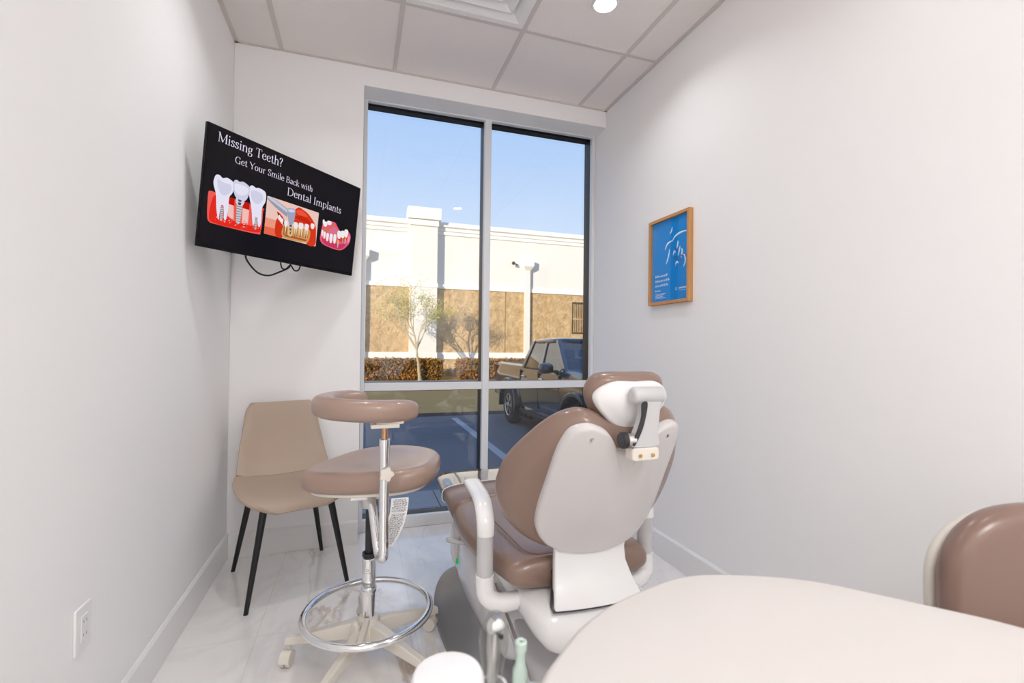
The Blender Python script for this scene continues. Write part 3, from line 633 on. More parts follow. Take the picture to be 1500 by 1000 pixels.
Tm = lambda u, v, w: (SX + .0238 * math.sin(u / .0238 - .25), SY - .0238 * math.cos(u / .0238 - .25), .337 + v)
ribbon(q, [(.004 * math.cos(t * PI / 6), .004 * math.sin(t * PI / 6)) for t in range(13)], .0012, Tm, 0)
for k in range(7): ribbon(q, [(-.012 + k * .0037, -.012), (-.0105 + k * .0037, -.009)], .001, Tm, 0)
q.build('etched_mark', M['dark'], cl, smooth=0)
q = MB(); q.lathe([(.019, .37), (.019, .395), (.0245, .395), (.0245, .382), (.0145, .376)], (SX, SY, 0), caps=False); q.lathe([(.0145, .37), (.0145, .60)], (SX, SY, 0)); q.build('gas_spring', M['dark'], st)
# foot ring with its spoke
RZ, RR = .185, .222
q = MB(); q.tube([(SX + RR * math.cos(t), SY + RR * math.sin(t), RZ) for t in [2 * PI * i / 72 for i in range(72)]], .0125, 16, closed=True); fr = q.build('foot_ring', M['chrome'], st)
q = MB()
for a in (math.radians(261),): 
    q.box(0, 1, -1, 1, 0, 1, T=lambda x, y, z: (SX + math.cos(a) * (.03 + .185 * x) - math.sin(a) * y * .010, SY + math.sin(a) * (.03 + .185 * x) + math.cos(a) * y * .010, .150 + z * .02 + x * .016))
q.build('ring_spoke', M['offwhite'], fr, bevel=.003)
q = MB(); dk = Vector((math.cos(3.9), math.sin(3.9), 0)); q.pillow(smooth_poly([(0, .03), (.017, .012), (.014, -.014), (0, -.026), (-.014, -.014), (-.017, .012)], 5), .018, .007, lambda u, v, w: tuple(Vector((SX, SY, .142)) + dk * (.062 + w) + Vector((-dk.y, dk.x, 0)) * u + Vector((0, 0, v))))
q.lathe([(.007, .03), (.007, .056)], (SX, SY, .142), dk, 12); q.build('lock_knob', M['offwhite'], fr)
# seat
SO = smooth_poly([(-.245, -.015), (-.20, -.075), (-.10, -.135), (.0, -.175), (.10, -.205), (.19, -.175), (.245, -.06), (.255, .06), (.20, .17), (.10, .25), (.0, .265), (-.10, .22), (-.19, .12), (-.238, .05)], 5)
def dish(u, v):
    return .012 * (u * u + v * v) / .06
TS = lambda u, v, w: (SX + .008 + u, SY + .035 + v, .676 + w + dish(u, v) * .6 + .018 * (u / .25))
q = MB(); q.pillow(SO, .078, .034, TS, dome=-.012, ne=6); seat = q.build('seat', M['vinyl'], st, smooth=80)
q = MB(); q.pillow([(a * .86, b_ * .86) for a, b_ in SO], .012, .004, lambda u, v, w: TS(u, v, w - .043)); q.build('seat_pan', M['offwhite'], st)
q = MB(); q.box(SX - .07, SX + .07, SY - .05, SY + .09, .60, .632); q.lathe([(.03, .56), (.034, .60)], (SX, SY, 0)); q.build('tilt_plate', M['steel'], st, bevel=.004)
# washing-instruction tag hanging from the seat edge
q = MB(); rows = []
for i in range(15):
    t = i / 14; z = .632 - .158 * t; y = SY - .150 - .012 * math.sin(t * 3) - .01 * t; x0 = SX + .066 - .052 * t ** 1.8; 
    rows.append([(x0, y, z), (x0 + .058, y - .004, z), (x0 + .058, y - .0032, z), (x0, y + .0008, z)])
q.loft(rows); tg = q.build('care_tag', M['label'], st, smooth=40)
q = MB(); rt_ = random.Random(2)
for i in range(1, 44):
    t = (i + .3) / 46; 
    if 0.27 < t < .3: continue
    def at(s, t):
        z = .632 - .158 * t; y = SY - .150 - .012 * math.sin(t * 3) - .01 * t; x0 = SX + .066 - .052 * t ** 1.8
        return (x0 + .058 * s, y - .004 * s - .0007, z)
    s = rt_.uniform(.08, .2)
    while s < .82:
        l_ = rt_.uniform(.04, .16); e2 = min(s + l_, .92); d_ = .0022 / .158 * rt_.uniform(.5, .9)
        q.add([at(s, t), at(e2, t), at(e2, t + d_), at(s, t + d_)], [(0, 1, 2, 3)]); s = e2 + .035
q.build('printed_lines', M['ink'], tg, smooth=0)
# J-shaped chrome tube carrying the body rest
PX, PY = .083, 1.575
q = MB()
path = [(SX + .002, SY - .05, .618), (SX + .005, SY - .075, .60)] + sp([(SX + .012, SY - .105, .55), (SX + .02, SY - .15, .49), (PX - .01, PY + .045, .455), (PX, PY, .468), (PX, PY, .52)], 8, False) + [(PX, PY, .83)]
q.tube(path, .0155, 18); jt = q.build('rest_tube', M['chrome'], st)
q = MB(); q.lathe([(.0175, .826), (.0175, .85), (.0115, .852), (.0115, .83)], (PX, PY, 0), caps=False); q.build('tube_collar', M['chrome'], jt)
q = MB(); q.lathe([(.0112, .80), (.0112, .895)], (PX, PY, 0)); q.build('inner_rod', M['copper'], st)
q = MB(); kd = Vector((.0, -1, 0)); ko = Vector((PX + .006, PY - .014, .742))
star = [((.021 + .003 * math.cos(5 * t)) * math.cos(t), (.021 + .003 * math.cos(5 * t)) * math.sin(t)) for t in [2 * PI * i / 60 for i in range(60)]]
q.pillow(star, .016, .004, lambda u, v, w: tuple(ko + kd * (.012 + w) + Vector((u, 0, v)))); q.build('height_knob', M['offwhite'], jt)
q = MB(); q.box(PX - .045, PX + .045, PY - .022, PY + .025, .888, .902); q.prism(rrect(PX - .03, PX + .06, PY - .02, PY + .05, .012), .90, .912, lambda u, v, w: (u, v, w)); q.build('rest_bracket', M['offwhite'], st, bevel=.003)
# C-shaped padded body rest
cpath = sp([(.185, 1.632), (.14, 1.582), (.06, 1.555), (-.03, 1.575), (-.095, 1.635), (-.115, 1.72), (-.085, 1.80), (-.03, 1.845), (.035, 1.86)], 6, False)
rings = []; n = len(cpath)
for i, (x, y) in enumerate(cpath):
    a = cpath[max(i - 1, 0)]; c = cpath[min(i + 1, n - 1)]; d = Vector((c[0] - a[0], c[1] - a[1], 0)).normalized(); nn = Vector((-d.y, d.x, 0)); t = i / (n - 1)
    en_ = min(1, math.sqrt(max(0, 1 - (1 - min(t, 1 - t) / .14) ** 2)) if min(t, 1 - t) < .14 else 1); en_ = max(en_, .12)
    zc = .936 + .014 * t + .006 * math.sin(PI * t)
    rings.append([Vector((x, y, zc)) + nn * (u * en_) + Vector((0, 0, v * (en_ ** .8))) for u, v in sup(.037, .036, 2.5, 22)])
q = MB(); q.loft(rings); q.build('body_rest', M['vinyl'], st, smooth=80)
# ---------------------------------------------------------------- dental treatment chair, its foot end towards the window
CX = .678
dc = thing('dental_chair', 'taupe and white reclining dental treatment chair with its back to the room', 'dental chair', (CX, 1.75, 0))
BO = Vector((CX, 1.25, .55)); bu = Vector((0, -.477, .879)); bn = Vector((0, -.879, -.477))
def TB(k, w0=0, lift=0):
    def T(u, v, w):
        p = BO + Vector((u, 0, 0)) + bu * v + bn * (w + w0 - k * u * u)
        return (p.x, p.y, p.z)
    return T
# moulded white shell on the rear of the backrest
plate = smooth_poly(sym([(0, -.012), (.09, -.008), (.150, .012), (.186, .065), (.193, .14), (.188, .25), (.183, .34), (.176, .385), (.160, .428), (.125, .448), (.092, .443), (.068, .430), (.050, .408), (.038, .384), (.02, .375), (0, .374)]), 5)
q = MB(); q.pillow(plate, .032, .012, TB(1.25, -.016), dome=.006, domeb=0); sh = q.build('back_shell', M['shellwhite'], dc, smooth=60)
for s in (-1, 1):
    q = MB(); c = Vector(TB(1.25)(s * .112, .415, .001)); q.lathe([(.0062, -.002), (.0062, .0015), (.0035, .0015), (.0035, -.0005)], c, bn, 16, caps=False); q.lathe([(.0036, -.001), (.0036, .0002)], c, bn, 12, mi=1)
    q.build('screw', [M['steel'], M['dark']], sh)
cush = smooth_poly(sym([(0, -.045), (.11, -.04), (.20, -.012), (.262, .045), (.288, .12), (.283, .21), (.262, .28), (.234, .34), (.206, .39), (.172, .432), (.130, .456), (.085, .452), (.045, .432), (0, .428)]), 5)
q = MB(); q.pillow(cush, .085, .04, TB(1.15, -.066), dome=0, domeb=.02, ne=6); bc = q.build('backrest_cushion', M['cvinyl'], dc, smooth=70)
# headrest: cushion, pod shell, yoke
HO = Vector((CX + .022, 1.09, 1.018))
hu = Vector((0, -.22, .975)); hn = Vector((0, -.975, -.22))
TH = lambda w0, k=1.5: (lambda u, v, w: tuple(HO + Vector((u, 0, 0)) + hu * v + hn * (w + w0 - k * u * u)))
hc = smooth_poly(sym([(0, -.082), (.06, -.076), (.100, -.045), (.119, .0), (.114, .035), (.095, .058), (.05, .066), (0, .067)]), 5)
q = MB(); q.pillow(hc, .062, .028, TH(-.032), domeb=.008); hd = q.build('headrest_cushion', M['cvinyl'], dc, smooth=70)
hs = smooth_poly(sym([(0, -.080), (.045, -.074), (.085, -.042), (.112, .0), (.098, .030), (.060, .050), (0, .051)]), 5)
q = MB(); q.pillow(hs, .03, .013, TH(.002), dome=.022); q.build('headrest_shell', M['white'], dc, smooth=60)
yk = Vector((CX + .018, 1.026, 0))
q = MB()
q.lathe([(.0, -.046), (.017, -.046), (.0215, -.040), (.0215, .040), (.017, .046), (.0, .046)], (yk.x + .006, yk.y + .004, 1.036), (1, 0, 0), 26)
armp = smooth_poly([(-.017, 1.03), (-.017, 1.00), (-.024, .965), (-.040, .930), (-.044, .908), (.028, .908), (.030, .935), (.032, .965), (.036, 1.0), (.038, 1.03)], 4)
q.prism(armp, -.014, .012, lambda u, v, w: (yk.x + u, yk.y - w + (1.0 - v) * -.02, v))
yo = q.build('headrest_yoke', M['armgrey'], dc, smooth=40, bevel=.004)
q = MB(); strip = smooth_poly([(-.020, 1.018), (-.022, .985), (-.034, .95), (-.046, .925), (-.043, .912), (-.028, .935), (-.014, .968), (-.004, 1.018)], 4)
q.prism(strip, .012, .0155, lambda u, v, w: (yk.x + u, yk.y - w + (1.0 - v) * -.02, v)); q.build('lock_lever', M['dark'], yo, smooth=40)
q = MB(); q.lathe([(.0, -.012), (.017, -.012), (.021, -.008), (.021, .003)], (yk.x - .062, yk.y - .002, .926), (1, 0, 0), 24); q.lathe([(.016, .003), (.016, .026)], (yk.x - .062, yk.y - .002, .926), (1, 0, 0), 24, mi=1)
q.build('lock_knob', [M['dark'], M['steel']], yo)
q = MB(); q.prism(rrect(-.048, .030, .874, .906, .008), -.016, .018, lambda u, v, w: (yk.x + u, yk.y + .004 - w + (1.0 - v) * -.02, v)); mb_ = q.build('yoke_base', M['offwhite'], dc, bevel=.003)
for s in (-.026, .010):
    q = MB(); q.lathe([(.0, .0), (.0045, .0), (.0045, .002), (.0, .0025)], (yk.x + s, yk.y - .0185, .888), (0, -1, 0), 14); q.build('screw', M['gold'], mb_)
# white cover between back and seat
q = MB(); rings = []
for v, hw, dy in ((0, .122, 0), (.04, .118, .004), (.08, .120, .0), (.12, .129, -.022), (.150, .139, -.045), (.163, .145, -.058), (.168, .146, -.064)):
    z = .580 - v; y = 1.262 + dy
    rings.append([(CX + s * hw, y + .012 * s * s + .0, z) for s in [i / 8 - 1 for i in range(17)]] + [(CX + s * hw * .97, y + .03 + .012 * s * s, z) for s in [1 - i / 8 for i in range(17)]])
q.loft(rings); q.build('hinge_cover', M['white'], dc, smooth=50, bevel=.006)
q = MB(); rings = []
for v, hw, dy in ((.10, .116, .016), (.145, .137, -.030), (.165, .1485, -.052), (.174, .1495, -.057)):
    z = .580 - v; y = 1.262 + dy
    rings.append([(CX + s * hw, y + .012 * s * s, z) for s in [i / 8 - 1 for i in range(17)]] + [(CX + s * hw * .97, y + .03 + .012 * s * s, z) for s in [1 - i / 8 for i in range(17)]])
q.loft(rings); q.build('shadow_gap', M['dark'], dc, smooth=50)  # dark rim stands in for the shadow gap under the hinge cover
# seat and leg cushions: sections along y
def cushion(name, secs, mt, par, e=3.2, bev=0):
    q = MB(); rings = []
    for y, hw, zb, zt in secs:
        rings.append([(CX + u, y, (zb + zt) / 2 + v) for u, v in sup(hw, (zt - zb) / 2, e, 40)])
    q.loft(rings); return q.build(name, mt, par, smooth=70)
sc = cushion('seat_cushion', [(1.318, .190, .440, .485), (1.322, .218, .425, .500), (1.335, .236, .417, .512), (1.36, .245, .412, .518), (1.45, .262, .400, .515), (1.60, .285, .380, .508), (1.75, .298, .368, .506), (1.9, .296, .362, .508), (1.96, .29, .362, .508), (1.975, .278, .372, .498), (1.98, .25, .39, .48)], M['cvinyl'], dc)
q = MB(); q.tube(sp([(CX - .215, 1.96, .509), (CX - .21, 1.9, .509), (CX - .185, 1.45, .518), (CX - .17, 1.375, .5175), (CX - .12, 1.352, .514), (CX, 1.349, .516), (CX + .12, 1.352, .514), (CX + .17, 1.375, .5175), (CX + .185, 1.45, .518), (CX + .21, 1.9, .509), (CX + .215, 1.96, .509)], 6, False), .0028, 6); q.build('seat_seam', M['seam'], sc)
cushion('leg_rest', [(1.975, .25, .39, .482), (1.98, .278, .375, .498), (1.995, .288, .368, .507), (2.1, .289, .378, .500), (2.2, .288, .398, .495), (2.32, .286, .420, .497), (2.39, .282, .434, .498), (2.415, .272, .44, .492), (2.422, .25, .45, .482)], M['cvinyl'], dc)
# loose clear plastic sleeve over the toe end
q = MB(); rings = []
for y, hw, zb, zt in ((2.205, .296, .392, .5035), (2.30, .294, .411, .5025), (2.39, .292, .424, .5025), (2.43, .286, .43, .4985), (2.437, .26, .445, .485)):
    rings.append([(CX + u, y + .004 * math.sin(9 * u), (zb + zt) / 2 + v + .0012 * math.sin(38 * u + 30 * y)) for u, v in sup(hw, (zt - zb) / 2, 3.4, 64)])
q.loft(rings, False); slv = q.build('clear_sleeve', M['clear'], dc, smooth=70)
q = MB(); q.tube([(CX + u, 2.205 + .004 * math.sin(9 * u), .44675 + v) for u, v in sup(.297, .0557, 3.4, 64)], .0024, 6, closed=True); q.build('sleeve_hem', M['white'], slv)
# arm rests, a mirrored pair
for s in (-1, 1):
    ax = CX - .012 + s * .287; ay = 1.405
    q = MB(); q.tube([(ax, ay, .447), (ax, ay, .52), (ax, ay, .585)], [.0255, .0255, .0255], 24); po = q.build('arm_post', M['armgrey'], dc)
    pts = sp([(ax, ay - .004, .575), (ax, ay, .615), (ax - .004 * s, ay + .045, .652), (ax - .01 * s, ay + .12, .662), (ax - .016 * s, ay + .23, .662), (ax - .02 * s, ay + .27, .660)], 5, False); rings = []
    n = len(pts)
    for i, p in enumerate(pts):
        a, c = pts[max(i - 1, 0)], pts[min(i + 1, n - 1)]; d = (Vector(c) - Vector(a)).normalized(); x = Vector((1, 0, 0)); nz = x.cross(d).normalized(); t = i / (n - 1)
        e_ = max(.25, math.sqrt(max(0, 1 - (max(0, t - .93) / .07) ** 2))); hw = (.0265 + .006 * t) * (.6 + .4 * e_); ht = (.0265 - .013 * min(1, t * 1.6)) * e_
        rings.append([Vector(p) + x * u + nz * v for u, v in sup(hw, ht, 2.3, 24)])
    q = MB(); q.loft(rings); q.build('arm_pad', M['white'], po, smooth=70)
    pts = sp([(ax, ay, .45), (ax, ay, .42), (ax - .006 * s, ay - .005, .385), (ax - .035 * s, ay - .012, .365), (ax - .08 * s, ay - .015, .362), (ax - .15 * s, ay - .01, .365)], 5, False)
    q = MB(); q.tube(pts, [.0285] * (len(pts) - 8) + [.0285, .0285, .028, .028, .0275, .027, .027, .027], 22); el = q.build('arm_elbow', M['white'], po)
    q = MB(); q.lathe([(.009, 0), (.009, .006), (.005, .006), (.005, .002)], (ax - .105 * s, ay - .042, .357), (0, -1, -.2), 14); q.build('elbow_screw', M['chrome'], el)
# white casting under the seat
q = MB(); rings = []
for y, hw, zb, zt in ((1.205, .140, .300, .352), (1.215, .165, .282, .385), (1.24, .182, .272, .408), (1.30, .195, .272, .416), (1.5, .205, .29, .408), (1.8, .205, .30, .372)):
    rings.append([(CX + u * (1 - .16 * max(0, -v / ((zt - zb) / 2))), y, (zb + zt) / 2 + v) for u, v in sup(hw, (zt - zb) / 2, 5, 40)])
q.loft(rings); ca = q.build('seat_casting', M['white'], dc, smooth=45, bevel=.004)
q = MB(); q.lathe([(.017, -.03), (.017, .012), (.012, .018), (0, .018)], (CX + .085, 1.212, .345), (0, -1, .25), 18); q.build('hinge_bolt', M['vinyl_dark'], ca)
# lift linkage, rear foot, drive housing and floor plate
q = MB(); rings = []
for y, zc in ((1.78, .275), (1.55, .215), (1.30, .135), (1.13, .085)):
    rings.append([(CX - .045 + u, y, zc + v) for u, v in sup(.125, .042, 6, 28)])
q.loft(rings); q.build('lift_arm', M['armgrey'], dc, smooth=45, bevel=.004)
q = MB(); q.tube([(CX - .20, 1.62, .30), (CX - .20, 1.36, .225), (CX - .195, 1.22, .16)], .009, 10); q.build('piston_rod', M['steel'], dc)
fp = smooth_poly([(-.17, 1.06), (.17, 1.06), (.30, 1.25), (.345, 1.68), (.35, 2.05), (.27, 2.32), (.12, 2.40), (-.12, 2.40), (-.27, 2.32), (-.352, 2.06), (-.345, 1.72), (-.29, 1.50), (-.22, 1.25)], 6)
q = MB()
cu_, cv_ = 0, 1.8; rings = []
for k, z in ((1.0, .0), (1.0, .018), (.985, .028), (.90, .045), (.74, .085), (.6, .12)):
    rings.append([(CX + u * k, cv_ + (v - cv_) * (.4 + .6 * k), z) for u, v in fp])
q.loft(rings); q.build('floor_plate', M['grey'], dc, smooth=45, bevel=.002)
q = MB(); rings = []
for y, hw, zb, zt in ((1.475, .120, .10, .20), (1.485, .165, .075, .245), (1.52, .195, .065, .275), (1.65, .222, .055, .325), (1.85, .236, .045, .362), (2.05, .236, .045, .352), (2.16, .228, .055, .33), (2.20, .205, .07, .30), (2.21, .16, .1, .26)):
    rings.append([(CX - .002 + u * (1 + .10 * max(0, -v / ((zt - zb) / 2))), y, (zb + zt) / 2 + v) for u, v in sup(hw, (zt - zb) / 2, 3.6, 40)])
q.loft(rings); dh = q.build('drive_housing', M['whitegloss'], dc, smooth=60)
q = MB(); rings = []
for y, hw, zb, zt in ((2.145, .18, .07, .29), (2.15, .215, .05, .325), (2.18, .236, .04, .355), (2.26, .238, .04, .36), (2.33, .215, .05, .34), (2.36, .17, .08, .30)):
    rings.append([(CX - .006 + u, y, (zb + zt) / 2 + v) for u, v in sup(hw, (zt - zb) / 2, 3.2, 36)])
q.loft(rings); q.build('front_cover', M['white'], dc, smooth=60)
q = MB(); q.tube(sp([(CX - .245, 2.15, .25), (CX - .275, 2.13, .262), (CX - .285, 2.09, .285), (CX - .27, 2.03, .30), (CX - .23, 2.0, .30)], 5, False), .010, 10); q.build('side_handle', M['white'], dh)
q = MB(); q.box(CX - .2465, CX - .238, 2.094, 2.101, .168, .190); q.build('indicator', M['led'], dh, smooth=0)
# ---------------------------------------------------------------- delivery cart in the right foreground
tb = thing('delivery_cart', 'cream round-cornered cart top in the right foreground below the camera', 'cart', (.58, .15, 0))
TOPZ = .78
edge = smooth_poly([(.172, .44), (.20, .497), (.240, .537), (.294, .581), (.362, .617), (.46, .647), (.53, .655), (.592, .641), (.66, .613), (.725, .572), (.811, .479), (.878, .396), (.94, .26), (.965, .08), (.94, -.13), (.85, -.25), (.55, -.29), (.27, -.25), (.165, -.12), (.145, .15), (.15, .33)], 5)
q = MB(); q.pillow(edge, .034, .012, lambda u, v, w: (u, v, TOPZ - .017 + w), ne=5); q.build('cart_top', M['laminate'], tb, smooth=60)
q = MB(); rings = [[(.56 + (u - .56) * k, .16 + (v - .16) * k, z) for u, v in edge] for k, z in ((.80, .745), (.80, .12), (.78, .11))]; q.loft(rings); q.build('cabinet', M['white'], tb, smooth=50)
for cxx, cyy in ((.33, -.05), (.78, -.05), (.40, .42), (.72, .36)):
    q = MB(); q.lathe([(.012, 0), (.012, .06)], (cxx, cyy, .05), n=10); q.lathe([(.0, -.012), (.024, -.012), (.028, -.006), (.028, .006), (.024, .012), (.0, .012)], (cxx, cyy, .028), (1, 0, 0), 20); q.build('caster', M['dark'], tb)
# instrument holder on the cart's near left edge
hb = thing('instrument_holder', 'white rounded instrument holder at the left edge of the cream cart', 'instrument holder', (.14, .50, TOPZ - .06))
q = MB(); q.lathe([(.0, -.055), (.034, -.055), (.041, -.048), (.041, -.008), (.038, -.002), (.030, 0), (.0, .0015)], (.100, .525, TOPZ + .010), n=40); q.build('round_cap', M['white'], hb, smooth=45)
q = MB(); hp = rrect(-.035, .10, -.026, .026, .022)
Rh = lambda u, v, w: (.155 + u * .74 - v * .67, .538 + u * .67 + v * .74, w)
q.prism(hp, TOPZ - .125, TOPZ - .10, Rh); q.build('holder_bar', M['white'], hb, bevel=.005)
q = MB(); q.tube([(.11, .52, TOPZ - .05), (.14, .53, TOPZ - .10), (.18, .51, TOPZ - .10), (.225, .485, TOPZ - .075), (.235, .475, TOPZ - .044)], .009, 12); q.build('bracket_arm', M['white'], hb)
q = MB(); q.lathe([(.019, 0), (.021, .03), (.019, .034), (.0145, .034), (.0145, .0), (.019, 0)], (.1725, .592, TOPZ - .0995), n=22, caps=False); q.build('holder_cup', M['white'], hb); q = MB(); q.lathe([(.016, 0), (.018, .03), (.016, .034), (.0115, .034), (.0115, 0), (.016, 0)], (.203, .570, TOPZ - .0995), n=22, caps=False); q.build('holder_cup', M['white'], hb)
# three-way syringe in a clear barrier sleeve
sy = thing('air_water_syringe', 'steel syringe in a clear sleeve standing in the white holder', 'syringe', (.173, .592, TOPZ - .099))
q = MB(); q.lathe([(.0, -.081), (.006, -.079), (.0075, -.05), (.0075, -.02), (.0095, .0), (.0095, .016), (.0075, .03), (.0, .034)], (.173, .592, TOPZ - .018), (.04, .0, 1), 20); q.build('body', M['steel'], sy)
q = MB(); q.lathe([(.0, -.012), (.009, -.009), (.0125, 0), (.009, .009), (.0, .012)], (.1745, .5895, TOPZ + .012), (.2, -1, .35), 20); hd2 = q.build('head', M['chrome'], sy)
q = MB(); q.lathe([(.003, .0), (.003, .006), (0, .006)], (.1765, .5775, TOPZ + .006), (.2, -1, .2), 12); q.build('nozzle', M['dark'], hd2)
q = MB(); q.lathe([(.0115, -.079), (.0135, -.03), (.0195, .005), (.0185, .03), (.010, .044), (.0, .047)], (.173, .592, TOPZ - .018), (.04, .0, 1), 22, caps=False); q.build('barrier_sleeve', M['tube_clear'], sy)
# saliva ejector valve
sv = thing('saliva_ejector', 'mint green tipped suction valve in the white holder beside the cream cart', 'suction valve', (.203, .570, TOPZ - .098))
q = MB(); q.lathe([(.0, -.088), (.0075, -.088), (.0085, -.075), (.0085, -.035)], (.203, .570, TOPZ - .01), (.03, 0, 1), 20); q.lathe([(.0042, 0), (.0042, .028)], (.2065, .565, TOPZ - .054), (.8, -.6, .1), 12); q.build('valve_body', M['steel'], sv)
q = MB(); q.lathe([(.009, -.05), (.0095, -.04), (.0095, -.026), (.0062, -.018), (.0062, -.004), (.0078, .0), (.0078, .010), (.0058, .0115), (.0026, .0105), (.0026, .0)], (.203, .570, TOPZ - .012), (.03, 0, 1), 22, caps=False); q.build('green_tip', M['green'], sv)
# dentist's stool behind the cart, by the right wall
os_ = thing('operator_stool', 'brown padded stool back with a white shell at the right edge behind the cart', 'stool', (1.24, .62, 0))
n_ = Vector((-.46, -.888, 0)); ux = Vector((.888, -.46, 0)); bc_ = Vector((1.345, .595, .692))
TO = lambda w0, k=.6: (lambda u, v, w: tuple(bc_ + ux * u + Vector((0, 0, v)) + n_ * (w + w0 + k * u * u * .8) ))
ob = smooth_poly([(-.19, -.12), (-.15, -.155), (0, -.165), (.15, -.155), (.19, -.12), (.20, -.02), (.19, .05), (.155, .105), (.095, .143), (0, .158), (-.095, .143), (-.155, .105), (-.19, .05), (-.20, -.02)], 5)
q = MB(); q.pillow(ob, .07, .033, TO(.03), dome=.006, ne=6); q.build('back_cushion', M['vinyl_dark'], os_, smooth=70)
q = MB(); q.pillow([(u * 1.008, v * .93 - .012) for u, v in ob], .03, .013, TO(-.012), domeb=.012); q.build('back_shell', M['offwhite'], os_, smooth=70)
q = MB(); q.tube([tuple(bc_ - n_ * .045 + Vector((0, 0, -.05))), tuple(bc_ - n_ * .07 + Vector((0, 0, -.2))), tuple(bc_ - n_ * .02 + Vector((0, 0, -.30))), tuple(bc_ + n_ * .15 + Vector((0, 0, -.302)))], .014, 12); q.build('back_post', M['dark'], os_)
sc_ = bc_ + n_ * .20; sc_.z = .455
q = MB(); q.pillow(sup(.2, .2, 2.2, 40), .075, .032, lambda u, v, w: (sc_.x + u, sc_.y + v, sc_.z + w)); q.build('seat', M['vinyl_dark'], os_, smooth=70)
q = MB(); q.lathe([(.028, .05), (.028, .25), (.016, .25), (.016, .42)], (sc_.x, sc_.y, 0), caps=False); q.build('column', M['chrome'], os_)
for k in range(5):
    a = .3 + k * 2 * PI / 5; d = Vector((math.cos(a), math.sin(a), 0)); p = Vector((-d.y, d.x, 0)); o = Vector((sc_.x, sc_.y, 0))
    q = MB(); q.loft([[o + d * t + p * (s * hw) + Vector((0, 0, z)) for s, z in ((1, zb), (1, zt), (-1, zt), (-1, zb))] for t, hw, zb, zt in ((.02, .022, .07, .12), (.24, .014, .055, .08))]); l_ = q.build('base_arm', M['offwhite'], os_, smooth=0, bevel=.003)
    q = MB(); q.lathe([(.0, -.011), (.024, -.011), (.027, -.006), (.027, .006), (.024, .011), (.0, .011)], o + d * .225 + Vector((0, 0, .028)), p, 18); q.build('caster', M['dark'], l_)
# ---------------------------------------------------------------- outside
GZ = -.48
M['asphalt'] = stone('asphalt', S(118, 118, 120), S(134, 134, 136), 60, .25, .004)
M['concrete'] = stone('concrete_walk', S(158, 160, 164), S(172, 173, 175), 30, .12, .003)
M['aisle'] = stone('aisle_warm_bounce', S(222, 176, 110), S(206, 162, 98), 20, .2, .004)  # tan carries the warm bounce light off the sunlit building
M['gutter'] = stone('gutter_concrete', S(70, 66, 64), S(62, 58, 58), 20, .2, .004)
M['mulch'] = stone('dry_grass', S(206, 160, 84), S(150, 112, 58), 25, .6, .03)
M['cream'] = mat('cream_stucco', S(228, 222, 214), .9, bump=.15, bscale=60, spec=.15)
M['cornice'] = mat('white_stucco', S(240, 236, 228), .85, spec=.15)
M['tan'] = stone('tan_split_stone', S(218, 186, 138), S(184, 150, 104), 2.4, 1, .2)
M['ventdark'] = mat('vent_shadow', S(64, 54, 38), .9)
M['sunk'] = mat('expansion_joint', S(150, 122, 86), .9)
M['stripe'] = mat('parking_paint', S(190, 192, 196), .7, var=.06, vscale=20)
M['facade'] = mat('facade_stucco', S(196, 186, 170), .9, bump=.2, bscale=30)
def slab(name, x0, x1, y0, y1, z0, z1, m, T=None):
    q = MB(); q.box(x0, x1, y0, y1, z0, z1); return struct(q.build(name, M[m], smooth=0))
slab('sidewalk', -22, 30, 3.2, 4.72, -1.0, -.30, 'concrete')
for x in (-3.6, -1.8, .72, 2.5, 4.3):
    q = MB(); q.box(x - .006, x + .006, 3.2, 4.70, -.3, -.2985); struct(q.build('sidewalk_joint', M['black'], smooth=0))
slab('pavement_parking_bays', -22, 30, 4.72, 10.75, -1.0, GZ, 'asphalt')
slab('pavement_gutter', -22, 30, 10.75, 11.3, -1.0, GZ + .001, 'gutter')
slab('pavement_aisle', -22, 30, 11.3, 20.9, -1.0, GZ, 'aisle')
slab('ground_far', -22, 60, 20.9, 26, -1.0, GZ + .02, 'mulch')
slab('curb_far', -22, 60, 20.78, 20.92, -1.0, GZ + .05, 'concrete')
for k, x in enumerate((-3.6, -.75, 2.05, 4.85, 7.65)):
    q = MB(); q.add([(x - .07, 5.2, GZ + .004), (x + .07, 5.2, GZ + .004), (x + .07, 10.4, GZ + .004), (x - .07, 10.4, GZ + .004)], [(0, 1, 2, 3)])
    struct(q.build('pavement_stripe', M['stripe'], smooth=0))
# our own building's front and roof (throws the shade over the bays)
q = MB()
FT = 5.15
q.box(-22, XW - .25, 3.16, 3.30, -1, FT); q.box(XR + .25, 30, 3.16, 3.30, -1, FT); q.box(XW - .25, XR + .25, 3.16, 3.30, ZH + .25, FT); q.box(XW - .25, XR + .25, 3.16, 3.30, -1, -.14)
q.box(-22, 30, 2.7, 3.36, FT, FT + .18)
struct(q.build('wall_exterior', M['facade'], smooth=0))

